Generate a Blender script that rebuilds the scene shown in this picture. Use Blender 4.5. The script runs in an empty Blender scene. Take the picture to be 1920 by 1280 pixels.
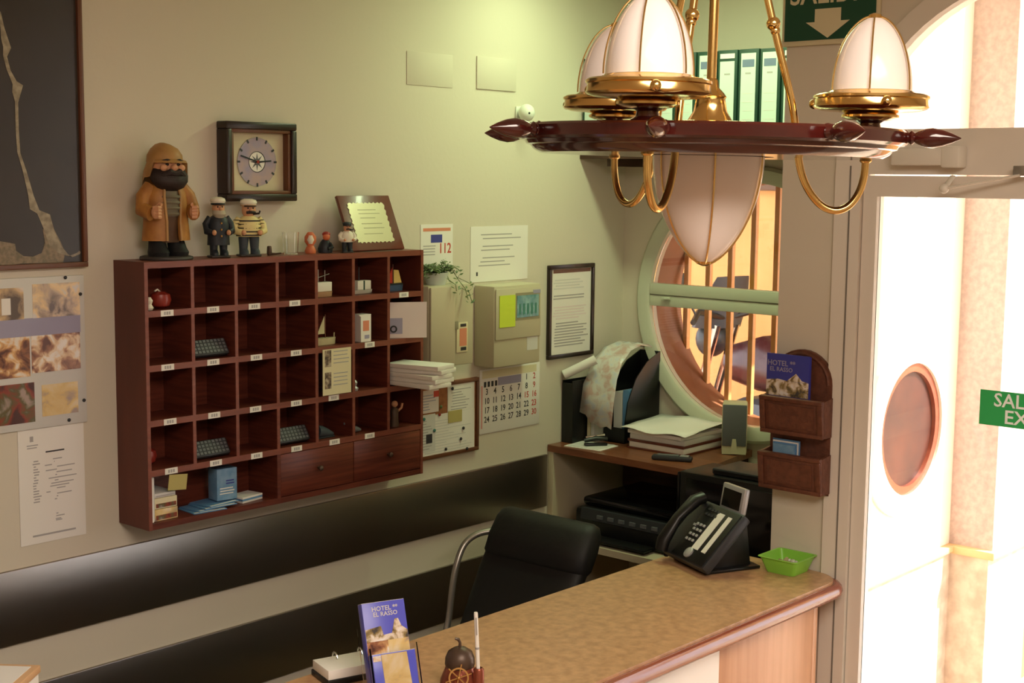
import bpy, bmesh, math, random
from mathutils import Vector, Matrix
random.seed(7)
PI = math.pi
scn = bpy.context.scene
C = scn.collection

# ------------------------------------------------------------------ camera
FPX = 2635.62
RT = Vector((0.66176394, -0.74964275, 0.01020988))
UP = Vector((0.08059945, 0.08467725, 0.99314324))
FW = Vector((0.74536717, 0.65640347, -0.11645715))
CAM = Vector((0.0, -3.45, 2.15))
cam_d = bpy.data.cameras.new('camera'); cam = bpy.data.objects.new('camera', cam_d); C.objects.link(cam)
cam_d.sensor_width = 36; cam_d.lens = FPX/1920*36; cam_d.clip_start = .05
cam.matrix_world = Matrix(((RT.x, UP.x, -FW.x, CAM.x), (RT.y, UP.y, -FW.y, CAM.y), (RT.z, UP.z, -FW.z, CAM.z), (0, 0, 0, 1)))
scn.camera = cam
# ------------------------------------------------------------------ sky, sun, exposure
w = bpy.data.worlds.new('world'); scn.world = w; w.use_nodes = True
bg = w.node_tree.nodes['Background']; bg.inputs[0].default_value = (.95, .97, 1, 1); bg.inputs[1].default_value = 4.2
def light(name, kind, loc, energy, color, size=None, sizey=None, rot=(0, 0, 0)):
    l = bpy.data.lights.new(name, kind); l.energy = energy; l.color = color
    if kind == 'AREA':
        l.shape = 'RECTANGLE'; l.size = size; l.size_y = sizey or size
    o = bpy.data.objects.new(name, l); o.location = loc; o.rotation_euler = rot; C.objects.link(o); return o
s = light('sun_offscreen', 'SUN', (6, -6, 8), 11, (1, .95, .86)); s.data.angle = .01
s.rotation_euler = Vector((-.30, .62, -.72)).to_track_quat('-Z', 'Y').to_euler()
light('lobby_ceiling_lamp_offscreen', 'AREA', (.9, -3.6, 2.96), 105, (1, .86, .72), 1.6, 1.6)      # warm light from the room behind the camera
light('reception_ceiling_lamp_offscreen', 'AREA', (3.86, -.85, 2.93), 14, (.80, 1, .56), .12, 1.2)      # throws the binder shelf's shadow on the back wall
vs = scn.view_settings; vs.view_transform = 'Standard'; vs.look = 'None'; vs.exposure = .18; vs.gamma = 1; vs.use_curve_mapping = False

# ------------------------------------------------------------------ helpers
def on(ax, val, x, y):
    r = FW + RT*((x-960)/FPX) - UP*((y-640)/FPX)
    return CAM + r*((val-CAM[ax])/r[ax])
def bw(x, y, d=0):      # point on a plane parallel to the back wall
    p = on(1, d, x, y); return p.x, p.z
def rw(x, y, X): p = on(0, X, x, y); return p.y, p.z
def lin(c): return tuple((v/12.92 if v <= .04045 else ((v+.055)/1.055)**2.4) for v in c)
def hexc(r, g, b): return lin((r/255, g/255, b/255))
MATS = {}
def mat(name, rgb, rough=.5, metal=0, var=0, scale=20, stretch=(1, 1, 1), rgb2=None, bump=0, coat=0, spec=.5, trans=0, ior=1.45, sss=0, detail=4):
    m = bpy.data.materials.new(name); m.use_nodes = True; nt = m.node_tree; b = nt.nodes['Principled BSDF']
    c = hexc(*rgb); b.inputs['Base Color'].default_value = (*c, 1); b.inputs['Roughness'].default_value = rough; b.inputs['Metallic'].default_value = metal
    b.inputs['Coat Weight'].default_value = coat; b.inputs['Coat Roughness'].default_value = .08
    b.inputs['Specular IOR Level'].default_value = spec; b.inputs['Transmission Weight'].default_value = trans; b.inputs['IOR'].default_value = ior
    if sss: b.inputs['Subsurface Weight'].default_value = sss; b.inputs['Subsurface Radius'].default_value = (.03, .03, .03)
    if rgb2 or bump:
        tc = nt.nodes.new('ShaderNodeTexCoord'); mp = nt.nodes.new('ShaderNodeMapping'); mp.inputs['Scale'].default_value = stretch
        n = nt.nodes.new('ShaderNodeTexNoise'); n.inputs['Scale'].default_value = scale; n.inputs['Detail'].default_value = detail
        nt.links.new(tc.outputs['Object'], mp.inputs['Vector']); nt.links.new(mp.outputs['Vector'], n.inputs['Vector'])
        if rgb2:
            r = nt.nodes.new('ShaderNodeValToRGB'); r.color_ramp.elements[0].position = .35; r.color_ramp.elements[1].position = .65
            r.color_ramp.elements[0].color = (*c, 1); r.color_ramp.elements[1].color = (*hexc(*rgb2), 1)
            nt.links.new(n.outputs['Fac'], r.inputs['Fac']); nt.links.new(r.outputs['Color'], b.inputs['Base Color'])
        if bump:
            bp = nt.nodes.new('ShaderNodeBump'); bp.inputs['Strength'].default_value = bump; bp.inputs['Distance'].default_value = .004
            nt.links.new(n.outputs['Fac'], bp.inputs['Height']); nt.links.new(bp.outputs['Normal'], b.inputs['Normal'])
    MATS[name] = m; return m
def photo_mat(name, cols, scale=14, seed=0):      # a printed photograph: blotches of several colours
    m = bpy.data.materials.new(name); m.use_nodes = True; nt = m.node_tree; b = nt.nodes['Principled BSDF']; b.inputs['Roughness'].default_value = .25
    tc = nt.nodes.new('ShaderNodeTexCoord'); mp = nt.nodes.new('ShaderNodeMapping'); mp.inputs['Location'].default_value = (seed, seed*2, 0)
    n = nt.nodes.new('ShaderNodeTexNoise'); n.inputs['Scale'].default_value = scale; n.inputs['Detail'].default_value = 6; n.inputs['Distortion'].default_value = .6
    r = nt.nodes.new('ShaderNodeValToRGB'); r.color_ramp.interpolation = 'LINEAR'
    el = r.color_ramp.elements
    k = len(cols)
    el[0].position = .36; el[1].position = .64; el[0].color = (*hexc(*cols[0]), 1); el[1].color = (*hexc(*cols[-1]), 1)
    for i, c in enumerate(cols[1:-1], 1):
        e = el.new(.36+.28*i/(k-1)); e.color = (*hexc(*c), 1)
    nt.links.new(tc.outputs['Object'], mp.inputs['Vector']); nt.links.new(mp.outputs['Vector'], n.inputs['Vector'])
    nt.links.new(n.outputs['Fac'], r.inputs['Fac']); nt.links.new(r.outputs['Color'], b.inputs['Base Color'])
    MATS[name] = m; return m

def smooth_path(pts, k=5):
    P = [Vector(p) for p in pts]; out = []
    for i in range(len(P)-1):
        a, b, c, d = P[max(i-1, 0)], P[i], P[i+1], P[min(i+2, len(P)-1)]
        for j in range(k):
            u = j/k; out.append(.5*((2*b)+(c-a)*u+(2*a-5*b+4*c-d)*u*u+(3*b-a-3*c+d)*u**3))
    return out+[P[-1]]
class MB:
    def __init__(s): s.bm = bmesh.new(); s.M = Matrix.Identity(4)
    def _v(s, p): return s.bm.verts.new(s.M @ Vector(p))
    def box(s, x0, x1, y0, y1, z0, z1, bev=0, seg=2, M=None):
        m = Matrix.Translation(((x0+x1)/2, (y0+y1)/2, (z0+z1)/2)) @ Matrix.Diagonal((abs(x1-x0), abs(y1-y0), abs(z1-z0), 1))
        if M: m = M @ m
        r = bmesh.ops.create_cube(s.bm, size=1, matrix=s.M @ m)
        if bev:
            es = list({e for v in r['verts'] for e in v.link_edges})
            bmesh.ops.bevel(s.bm, geom=es, offset=bev, segments=seg, affect='EDGES', profile=.5)
        return s
    def loft(s, secs, seg=20, cap=True, power=1):
        rings = []
        for (cx, cy, cz, rx, ry) in secs:
            ring = []
            for i in range(seg):
                a = 2*PI*i/seg; c, d = math.cos(a), math.sin(a)
                if power != 1: c = math.copysign(abs(c)**power, c); d = math.copysign(abs(d)**power, d)
                ring.append(s._v((cx+rx*c, cy+ry*d, cz)))
            rings.append(ring)
        s._skin(rings, seg, cap); return s
    def _skin(s, rings, seg, cap=True, closed=False):
        n = len(rings)
        for k in range(n if closed else n-1):
            a, b = rings[k], rings[(k+1) % n]
            for i in range(seg): s.bm.faces.new((a[i], a[(i+1) % seg], b[(i+1) % seg], b[i]))
        if cap and not closed:
            s.bm.faces.new(list(reversed(rings[0]))); s.bm.faces.new(rings[-1])
    def lathe(s, prof, seg=24, c=(0, 0, 0), cap=True): return s.loft([(c[0], c[1], c[2]+z, max(r, 1e-4), max(r, 1e-4)) for r, z in prof], seg, cap)
    def ring(s, prof, seg=48, c=(0, 0, 0)):     # closed profile (r, z) turned round z
        rings = []
        for i in range(seg):
            a = 2*PI*i/seg; rings.append([s._v((c[0]+r*math.cos(a), c[1]+r*math.sin(a), c[2]+z)) for r, z in prof])
        s._skin(rings, len(prof), False, True); return s
    def tube(s, pts, r, seg=8, cap=True, closed=False, flat=1):
        pts = [Vector(p) for p in pts]; n = len(pts); rs = r if isinstance(r, (list, tuple)) else [r]*n
        rings = []; up = None
        for i, p in enumerate(pts):
            if closed: t = pts[(i+1) % n]-pts[i-1]
            else: t = pts[min(i+1, n-1)]-pts[max(i-1, 0)]
            t.normalize()
            if up is None: up = Vector((0, 0, 1)) if abs(t.z) < .9 else Vector((1, 0, 0))
            u = t.cross(up); u.normalize(); v = u.cross(t); up = v
            rings.append([s._v(p+u*(rs[i]*math.cos(2*PI*k/seg))+v*(rs[i]*flat*math.sin(2*PI*k/seg))) for k in range(seg)])
        s._skin(rings, seg, cap, closed); return s
    def sph(s, c, r, seg=16, rings=10, M=None):
        if not isinstance(r, (tuple, list)): r = (r, r, r)
        m = Matrix.Translation(c) @ (M or Matrix.Identity(4)) @ Matrix.Diagonal((*r, 1))
        bmesh.ops.create_uvsphere(s.bm, u_segments=seg, v_segments=rings, radius=1, matrix=s.M @ m); return s
    def prism(s, pts, d0, d1, plane='xz'):      # outline extruded along the third axis
        f = {'xz': lambda a, b, d: (a, d, b), 'xy': lambda a, b, d: (a, b, d), 'yz': lambda a, b, d: (d, a, b)}[plane]
        A = [s._v(f(a, b, d0)) for a, b in pts]; B = [s._v(f(a, b, d1)) for a, b in pts]; n = len(pts)
        s.bm.faces.new(A); s.bm.faces.new(list(reversed(B)))
        for i in range(n): s.bm.faces.new((A[i], B[i], B[(i+1) % n], A[(i+1) % n]))
        return s
    def quad(s, *p): s.bm.faces.new([s._v(q) for q in p]); return s
    def build(s, name, m, parent=None, smooth=True, ang=40, sub=0):
        bmesh.ops.recalc_face_normals(s.bm, faces=s.bm.faces[:])
        me = bpy.data.meshes.new(name); s.bm.to_mesh(me); s.bm.free()
        return link(name, me, m, parent, smooth, ang, sub)
def link(name, me, m, parent=None, smooth=True, ang=40, sub=0):
    me.materials.clear(); me.materials.append(MATS[m] if isinstance(m, str) else m)
    if smooth and len(me.polygons):
        me.polygons.foreach_set('use_smooth', [True]*len(me.polygons)); me.set_sharp_from_angle(angle=math.radians(ang))
    o = bpy.data.objects.new(name, me); C.objects.link(o)
    if parent: o.parent = parent
    if sub:
        mod = o.modifiers.new('sub', 'SUBSURF'); mod.levels = sub; mod.render_levels = sub
    return o
def curve_mesh(cu):
    o = bpy.data.objects.new('tmp', cu); C.objects.link(o)
    me = bpy.data.meshes.new_from_object(o.evaluated_get(bpy.context.evaluated_depsgraph_get()))
    bpy.data.objects.remove(o); bpy.data.curves.remove(cu); return me
def plate(name, outer, holes, d0, d1, m, parent=None, plane='xz'):      # flat plate with holes
    cu = bpy.data.curves.new('p', 'CURVE'); cu.dimensions = '2D'; cu.fill_mode = 'BOTH'; cu.extrude = abs(d1-d0)/2
    for loop in [outer]+holes:
        sp = cu.splines.new('POLY'); sp.points.add(len(loop)-1); sp.use_cyclic_u = True
        for p, q in zip(sp.points, loop): p.co = (q[0], q[1], 0, 1)
    me = curve_mesh(cu); mid = (d0+d1)/2
    if plane == 'xz': me.transform(Matrix(((1, 0, 0, 0), (0, 0, -1, mid), (0, 1, 0, 0), (0, 0, 0, 1))))
    elif plane == 'yz': me.transform(Matrix(((0, 0, 1, mid), (1, 0, 0, 0), (0, 1, 0, 0), (0, 0, 0, 1))))
    else: me.transform(Matrix.Translation((0, 0, mid)))
    return link(name, me, m, parent, False)
def text(name, lines, m, parent, d=0, ext=.0004):
    """lines: (string, x, z, size, align, xscale); text stands in the local xz plane at y=d, read from -y"""
    allme = bmesh.new()
    for (t, x, z, size, al, xs) in lines:
        cu = bpy.data.curves.new('t', 'FONT'); cu.body = t; cu.size = size; cu.align_x = al; cu.align_y = 'CENTER'; cu.extrude = ext; cu.offset = size*.012; cu.resolution_u = 2
        me = curve_mesh(cu); me.transform(Matrix.Diagonal((xs, 1, 1, 1)))
        me.transform(Matrix(((1, 0, 0, x), (0, 0, -1, d), (0, 1, 0, z), (0, 0, 0, 1)))); allme.from_mesh(me); bpy.data.meshes.remove(me)
    me = bpy.data.meshes.new(name); allme.to_mesh(me); allme.free(); return link(name, me, m, parent, False)
def tag(o, label, cat, group=None):
    o['label'] = label; o['category'] = cat
    if group: o['group'] = group
    return o
def thing(name, label, cat, loc=(0, 0, 0), rotz=0, group=None, rot=None):
    o = bpy.data.objects.new(name, None); C.objects.link(o); o.empty_display_size = .05
    o.location = loc; o.rotation_euler = rot or (0, 0, rotz); return tag(o, label, cat, group)
def struct(o): o['kind'] = 'structure'; return o
def bx(name, m, parent, x0, x1, y0, y1, z0, z1, bev=0, ang=40): return MB().box(x0, x1, y0, y1, z0, z1, bev).build(name, m, parent, ang=ang)
RW = -PI/2      # things that face -X (hung on the window wall): local x -> -Y, local y -> +X
def circ(cx, cy, r, n=64, a0=0, a1=2*PI): return [(cx+r*math.cos(a0+(a1-a0)*i/n), cy+r*math.sin(a0+(a1-a0)*i/n)) for i in range(n if abs(a1-a0) > 6.28 else n+1)]
def lines_print(name, parent, x0, x1, zs, d, m='ink_grey', h=.0035, rag=.15):      # rows of unreadable small print
    b = MB()
    for z in zs:
        a = x0+random.random()*rag*(x1-x0)*.3; e = x1-random.random()*rag*(x1-x0)
        b.box(a, e, d-.0003, d, z-h/2, z+h/2)
    return b.build(name, m, parent, False)

# ------------------------------------------------------------------ materials
mat('wall_paint', (214, 205, 188), .75, bump=.10, scale=60)
mat('ceiling_paint', (238, 234, 222), .8)
mat('floor_tile', (150, 118, 92), .35, rgb2=(165, 132, 104), scale=6)
mat('plate_paint', (212, 203, 186), .75)
mat('steel', (158, 150, 144), .37, 1, bump=.03, scale=6, stretch=(1, 1, 120))
mat('mahogany', (84, 38, 28), .40, rgb2=(108, 52, 38), scale=7, stretch=(1, 1, 14), spec=.35)
mat('mahogany_edge', (132, 72, 56), .42, rgb2=(118, 62, 48), scale=9, stretch=(1, 1, 8))
mat('mahogany_side', (84, 38, 28), .42, rgb2=(108, 52, 38), scale=6, stretch=(1, 1, .3))
mat('drawer_wood', (84, 36, 26), .4, rgb2=(116, 56, 40), scale=5, stretch=(1, 1, 22))
mat('desk_wood', (112, 66, 44), .3, rgb2=(134, 82, 55), scale=6, stretch=(8, 1, 8))
mat('laminate_cream', (196, 184, 158), .5)
mat('granite', (204, 160, 118), .28, rgb2=(178, 136, 98), scale=38, detail=14)
mat('edge_wood', (150, 82, 62), .22, rgb2=(138, 72, 54), scale=5, stretch=(1, 8, 8), coat=.4)
mat('panel_wood', (222, 168, 128), .35, rgb2=(208, 152, 112), scale=4, stretch=(8, 8, .6))
mat('panel_white', (238, 232, 226), .3)
mat('dark_wood', (58, 34, 26), .45, rgb2=(76, 46, 34), scale=8, stretch=(1, 1, 6))
mat('carved_wood', (92, 54, 40), .5, rgb2=(110, 66, 48), scale=60, bump=.5)
mat('carved_dark', (92, 54, 40), .5, rgb2=(110, 66, 48), scale=45, bump=1)
mat('chand_wood', (50, 13, 11), .16, rgb2=(68, 19, 15), scale=8, stretch=(1, 1, 6), coat=.8)
mat('brass', (236, 200, 128), .18, 1)
mat('brass_pale', (236, 204, 140), .25, 1)
mat('opal_glass', (252, 240, 236), .18, sss=.35, spec=.5)
mat('chrome', (205, 205, 202), .12, 1)
mat('grey_metal', (168, 166, 160), .3, .8)
mat('frame_brown', (104, 62, 40), .4)
mat('picture_dark', (62, 56, 50), .35, rgb2=(54, 48, 44), scale=3)
mat('land_print', (150, 132, 110), .4, rgb2=(112, 102, 82), scale=70, detail=8)
mat('land_light', (172, 160, 136), .4, rgb2=(132, 122, 104), scale=60)
mat('paper', (236, 232, 226), .6); mat('paper_grey', (214, 212, 208), .6); mat('paper_pink', (228, 214, 214), .55)
mat('paper_cream', (226, 216, 180), .6)
mat('ink_grey', (172, 168, 168), .6); mat('ink_dark', (52, 50, 54), .6); mat('ink_red', (196, 70, 56), .6); mat('ink_orange', (220, 140, 110), .6)
mat('ink_blue', (62, 70, 150), .5); mat('ink_lilac', (160, 156, 182), .6); mat('ink_teal', (70, 130, 120), .6); mat('ink_pink', (226, 150, 140), .6)
mat('black_frame', (40, 26, 22), .3); mat('clock_face', (214, 204, 172), .5, rgb2=(200, 190, 160), scale=9); mat('clock_ring', (184, 160, 160), .5, rgb2=(160, 150, 176), scale=20)
mat('black', (18, 18, 19), .35); mat('black_matte', (20, 20, 22), .65, bump=.3, scale=40); mat('black_gloss', (12, 12, 14), .12); mat('dark_grey', (48, 50, 54), .45)
mat('leather', (20, 19, 20), .58, bump=.35, scale=30)
mat('mid_grey', (98, 100, 104), .5); mat('silver', (176, 176, 178), .35, .3); mat('putty', (196, 188, 160), .5); mat('putty_dark', (150, 144, 118), .5)
mat('screen', (26, 26, 22), .15); mat('screen_teal', (66, 128, 128), .2, rgb2=(120, 170, 165), scale=40)
mat('sticky', (206, 224, 66), .6); mat('sticky_pale', (186, 172, 108), .6)
mat('leaf', (74, 92, 50), .5, rgb2=(104, 122, 70), scale=30); mat('pot', (205, 214, 206), .2)
mat('glass', (255, 255, 255), .02, trans=1, ior=1.45); mat('acrylic', (250, 252, 255), .0, trans=1, ior=1.08)
mat('yellow_coat', (176, 122, 58), .5, rgb2=(150, 96, 42), scale=25); mat('hat_tan', (178, 134, 78), .5, rgb2=(158, 116, 64), scale=25)
mat('skin_clay', (206, 150, 112), .5); mat('beard', (44, 32, 30), .6, bump=.6, scale=60); mat('trouser_brown', (92, 66, 44), .55, rgb2=(76, 54, 36), scale=25)
mat('jersey', (112, 104, 84), .6); mat('navy', (32, 38, 46), .5); mat('white_clay', (226, 218, 200), .5); mat('stripe_cream', (222, 206, 142), .5); mat('stripe_dark', (48, 40, 34), .5)
mat('denim', (58, 66, 74), .6); mat('base_stone', (62, 56, 52), .5); mat('orange_clay', (206, 112, 72), .5); mat('red_clay', (150, 44, 34), .4); mat('grey_beard', (170, 160, 140), .6)
mat('gold_plate', (206, 198, 164), .3, .3); mat('plaque_wood', (102, 48, 36), .3, coat=.3)
mat('red_gloss', (136, 44, 34), .35); mat('boat_white', (226, 222, 210), .5); mat('boat_tan', (196, 158, 120), .5); mat('sail_cream', (206, 198, 156), .6); mat('sail_red', (186, 48, 34), .6); mat('sail_yellow', (222, 188, 112), .6); mat('hull_blue', (74, 96, 128), .45)
mat('cork', (164, 104, 66), .8, rgb2=(140, 86, 54), scale=60)
mat('binder_edge', (28, 62, 48), .5); mat('binder_label', (206, 224, 214), .5); mat('binder_blue', (112, 126, 152), .5)
mat('win_frame', (196, 198, 178), .4); mat('reveal', (152, 98, 62), .5, rgb2=(132, 84, 54), scale=6)
mat('bar_paint', (224, 168, 104), .45)
mat('door_frame', (226, 218, 206), .4); mat('door_frame_dark', (120, 114, 106), .5)
mat('sign_green', (26, 74, 54), .45); mat('sign_cream', (214, 204, 170), .5); mat('sticker_green', (52, 176, 96), .4); mat('sticker_white', (244, 252, 248), .5)
mat('closer', (226, 220, 208), .4)
mat('booklet_blue', (60, 64, 158), .3); mat('booklet_bright', (92, 96, 206), .3); mat('leaflet_blue', (96, 142, 186), .4); mat('box_blue', (106, 150, 186), .45, rgb2=(130, 166, 196), scale=40)
photo_mat('photo_room', [(96, 84, 78), (170, 146, 120), (216, 184, 140), (226, 214, 206)], 16, 1)
photo_mat('photo_room_b', [(110, 96, 96), (190, 168, 150), (236, 206, 160), (216, 210, 208)], 18, 4)
photo_mat('photo_dining', [(80, 44, 38), (150, 98, 70), (222, 176, 120), (236, 226, 214)], 26, 7)
photo_mat('photo_dining_b', [(96, 56, 50), (166, 116, 92), (226, 196, 160), (240, 232, 226)], 30, 9)
photo_mat('photo_food', [(70, 30, 28), (140, 56, 40), (88, 84, 48), (170, 150, 140)], 16, 11)
photo_mat('photo_map', [(160, 140, 130), (214, 182, 120), (222, 196, 140), (226, 206, 170)], 16, 13)
photo_mat('photo_coast', [(76, 70, 66), (150, 128, 80), (222, 206, 186), (236, 230, 226)], 40, 2)
photo_mat('photo_people', [(86, 74, 66), (140, 122, 106), (196, 182, 160)], 60, 3)
photo_mat('map_print', [(200, 170, 160), (206, 196, 190), (214, 212, 204), (200, 206, 214)], 26, 5)
mat('candy', (186, 172, 128), .4); mat('candy_b', (150, 132, 96), .4); mat('candy_c', (206, 208, 190), .3); mat('tray_green', (140, 206, 74), .3)
mat('copper', (140, 74, 54), .3, .5); mat('bronze_dark', (84, 66, 54), .4, .3); mat('brass_old', (190, 142, 82), .35, .7); mat('pen_white', (238, 236, 230), .3)
mat('white_plastic', (226, 230, 218), .4); mat('stucco_white', (250, 238, 222), .8, bump=.4, scale=30); mat('stucco_pink', (206, 186, 178), .85, bump=.9, scale=45, rgb2=(186, 166, 160))
mat('stone_rough', (222, 208, 190), .9, bump=1, scale=20, rgb2=(196, 178, 160)); mat('ledge_stone', (228, 190, 140), .7); mat('window_brown', (62, 34, 28), .35, rgb2=(88, 48, 36), scale=6)
mat('orange_wall', (232, 180, 112), .8, rgb2=(222, 168, 100), scale=3); mat('terracotta', (214, 130, 92), .7); mat('paving', (214, 196, 172), .8, rgb2=(196, 178, 156), scale=5)
mat('beam_dark', (104, 76, 56), .6); mat('tyre', (26, 25, 26), .7); mat('bike_red', (58, 24, 24), .3); mat('cloth_beige', (226, 176, 136), .7)

# ------------------------------------------------------------------ setting
XR, XP, YB = 4.6, 3.65, -1.29      # window wall, door wall, bay corner
wb = MB().box(-2.2, XR+.2, 0, .15, 0, 3).build('wall_back', 'wall_paint'); struct(wb)
struct(bx('floor', 'floor_tile', None, -2.2, XR+.2, -6.2, .15, -.1, 0))
struct(bx('ceiling', 'ceiling_paint', None, -2.2, XR+.2, -6.2, .15, 3, 3.1))
struct(bx('wall_left', 'wall_paint', None, -2.35, -2.2, -6.2, .15, 0, 3))
struct(bx('wall_front', 'wall_paint', None, -2.2, XP+.1, -6.35, -6.2, 0, 3))
WY, WZ, WRI, WRO = -.612, 1.671, .464, .527
struct(plate('wall_window', [(0, 0), (YB-.04, 0), (YB-.04, 3), (0, 3)], [circ(WY, WZ, WRI+.035)], XR, XR+.2, 'wall_paint', None, 'yz'))
DC, DR, DZ = -2.03, .565, 2.17      # door arch centre, radius, springing
arch = [(DC+DR, 0)]+circ(DC, DZ, DR, 32, 0, PI)+[(DC-DR, 0)]
struct(plate('wall_door', [(YB, -.02), (YB, 3), (-6.2, 3), (-6.2, -.02)], [arch], XP, XP+.1, 'wall_paint', None, 'yz'))
struct(bx('wall_bay', 'wall_paint', None, XP+.1, XR, YB-.045, YB, 0, 3))
# steel bands along the back wall
struct(bx('trim_1', 'steel', None, -2.19, 4.118, -.014, -.001, .878, 1.083, .003))
struct(bx('trim_2', 'steel', None, -2.19, 4.118, -.014, -.001, .545, .752, .003))
# flush cover plates painted over on the wall
for (a, b, lab) in (((762, 95), (848, 165), 'painted-over square cover plate on the wall, the fainter one towards the clock'), ((893, 105), (966, 172), 'painted-over square cover plate on the wall above the motion sensor')):
    x0, z1 = bw(*a); x1, z0 = bw(*b)
    t = thing('cover_plate', lab, 'cover plate', ((x0+x1)/2, 0, z0))
    bx('plate', 'plate_paint', t, -(x1-x0)/2, (x1-x0)/2, -.005 if a[0] > 800 else -.0025, 0, 0, z1-z0, .001)

# round window
wn = thing('window_1', 'round window', 'window'); wn.location = (XR, WY, WZ); wn.rotation_euler = (0, 0, RW)
del wn['label']; del wn['category']; struct(wn)
b = MB(); b.M = Matrix.Rotation(PI/2, 4, 'X')
b.ring([(WRI, -.03), (WRO, -.03), (WRO, .018), (WRO-.012, .03), (WRI+.012, .03), (WRI, .02)], 72); b.build('window_frame', 'win_frame', wn)
b = MB(); b.M = Matrix.Rotation(PI/2, 4, 'X')
b.ring([(WRI, -.20), (WRI+.034, -.20), (WRI+.034, -.03), (WRI, -.03)], 72); b.build('reveal', 'reveal', wn, ang=30)
zt, zb = .062, -.028
hw = lambda z: math.sqrt(WRI**2-z*z)
b = MB(); b.box(-hw(zt), hw(zt), -.026, .02, .018, zt, .004); b.build('transom', 'win_frame', wn)
b = MB(); b.box(-hw(zb), hw(zb), -.020, .02, zb, .016, .004); b.build('transom', 'win_frame', wn)
b = MB(); b.box(-.40, -.36, -.034, -.02, -.004, .012, .003); b.tube([(-.38, -.036, .004), (-.345, -.042, .006)], .005); b.build('latch', 'win_frame', wn)
b = MB(); b.prism([(x, z) for x, z in circ(0, 0, WRI-.001, 40, math.asin(zt/WRI), PI-math.asin(zt/WRI))], .000, .004); b.build('pane', 'glass', wn, False)
b = MB(); b.prism([(x, z) for x, z in circ(0, 0, WRI-.001, 40, PI+math.asin(-zb/WRI), 2*PI-math.asin(-zb/WRI))], .000, .004); b.build('pane', 'glass', wn, False)
for k in range(-4, 5):
    yy = -.192-.104*(k+4); dx = -(yy-WY)
    if abs(dx) < WRI:
        h = hw(abs(dx))+.02; b = MB(); b.box(dx-.011, dx+.011, .172, .196, -h, h, .003); b.build('bar', 'bar_paint', wn)

# door with its arched fanlight
dr = thing('door_1', 'door', 'door', (XP, DC, 0), RW); del dr['label']; del dr['category']; struct(dr)
fo = DR-.004; fi = DR-.085; D0, D1 = -.012, .07      # frame outer, inner
out = [(-fo, 0)]+circ(0, DZ, fo, 32, PI, 0)+[(fo, 0)]
hole1 = [(-fi, .01), (-fi, DZ-.003), (fi, DZ-.003), (fi, .01)]
hz = DZ+.12; aa = math.asin(.12/(DR-.06))
hole2 = circ(0, DZ, DR-.06, 28, PI-aa, aa)
plate('door_frame', out, [hole1, hole2], D0, D1, 'door_frame', dr)
bx('frame_gasket', 'door_frame_dark', dr, -fo+.046, -fo+.050, D0-.002, D0, .01, DZ+.02)
li = fi-.045
leaf = thing('door_leaf', 'x', 'x'); bpy.data.objects.remove(leaf)
dl = plate('door_leaf', [(-fi+.003, .012), (-fi+.003, DZ-.007), (fi-.003, DZ-.007), (fi-.003, .012)], [[(-li, .16), (-li, 2.105), (li, 2.105), (li, .16)]], 0, .045, 'door_frame', dr)
bx('door_glass', 'glass', dl, -li, li, .018, .024, .16, 2.105)
bx('fanlight_glass', 'glass', dr, -fi, fi, .02, .025, hz, DZ+.49)
hd = MB(); hd.tube([(li+.02, -.02, 1.05), (li+.02, -.06, 1.05), (li-.08, -.06, 1.05)], .009); hd.build('handle', 'chrome', dl)
cy0 = -(-1.661-DC); cy1 = -(-1.847-DC)      # closer
t = thing('door_closer', 'pale grey door closer with folding arm on the glazed door head', 'door closer', (XP, DC, 2.185), RW)
MB().box(cy0, cy1, -.062, -.013, .006, .052, .006).build('body', 'closer', t)
MB().box(cy1-.04, cy1+.012, -.066, -.013, .0, .058, .006).build('end_cap', 'closer', t)
b = MB(); b.box(-.03, .005, -.055, -.03, -.02, .006, .002); b.build('pivot', 'grey_metal', t)
b = MB(); b.tube([(-.012, -.05, -.018), (-.20, -.085, -.055)], .008, flat=.5); b.tube([(-.20, -.085, -.055), (cy1-.01, -.05, -.022)], .009, flat=.5); b.sph((-.20, -.085, -.055), .013); b.build('arm', 'closer', t)
# sticker on the glass
t = thing('exit_sticker', 'green sticker with white lettering on the door glass', 'sticker', (XP+.016, DC, 0), RW)
sx = -(-1.914-DC)
bx('sticker', 'sticker_green', t, sx, sx+.235, -.0006, 0, 1.497, 1.592)
text('lettering', [('SALIDA', sx+.038, 1.566, .052, 'LEFT', 1.0), ('EXIT', sx+.068, 1.522, .052, 'LEFT', 1.05)], 'sticker_white', t, -.0012)
# emergency exit sign
y0, z0 = -1.285, 2.540
t = thing('exit_sign', 'dark green exit sign with cream arrow beside the round-headed doorway', 'sign', (XP, y0, z0), RW)
bx('backing', 'sign_cream', t, -.004, .302, -.014, -.001, -.008, .24, .002)
bx('face', 'sign_green', t, .006, .292, -.017, -.014, .006, .228)
MB().prism([(.104, .092), (.104, .056), (.076, .056), (.146, .010), (.214, .056), (.186, .056), (.186, .092)], -.0185, -.017).build('arrow', 'sign_cream', t, False)
text('lettering', [('SALIDA', .149, .134, .085, 'CENTER', .92)], 'sign_cream', t, -.018)

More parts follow.
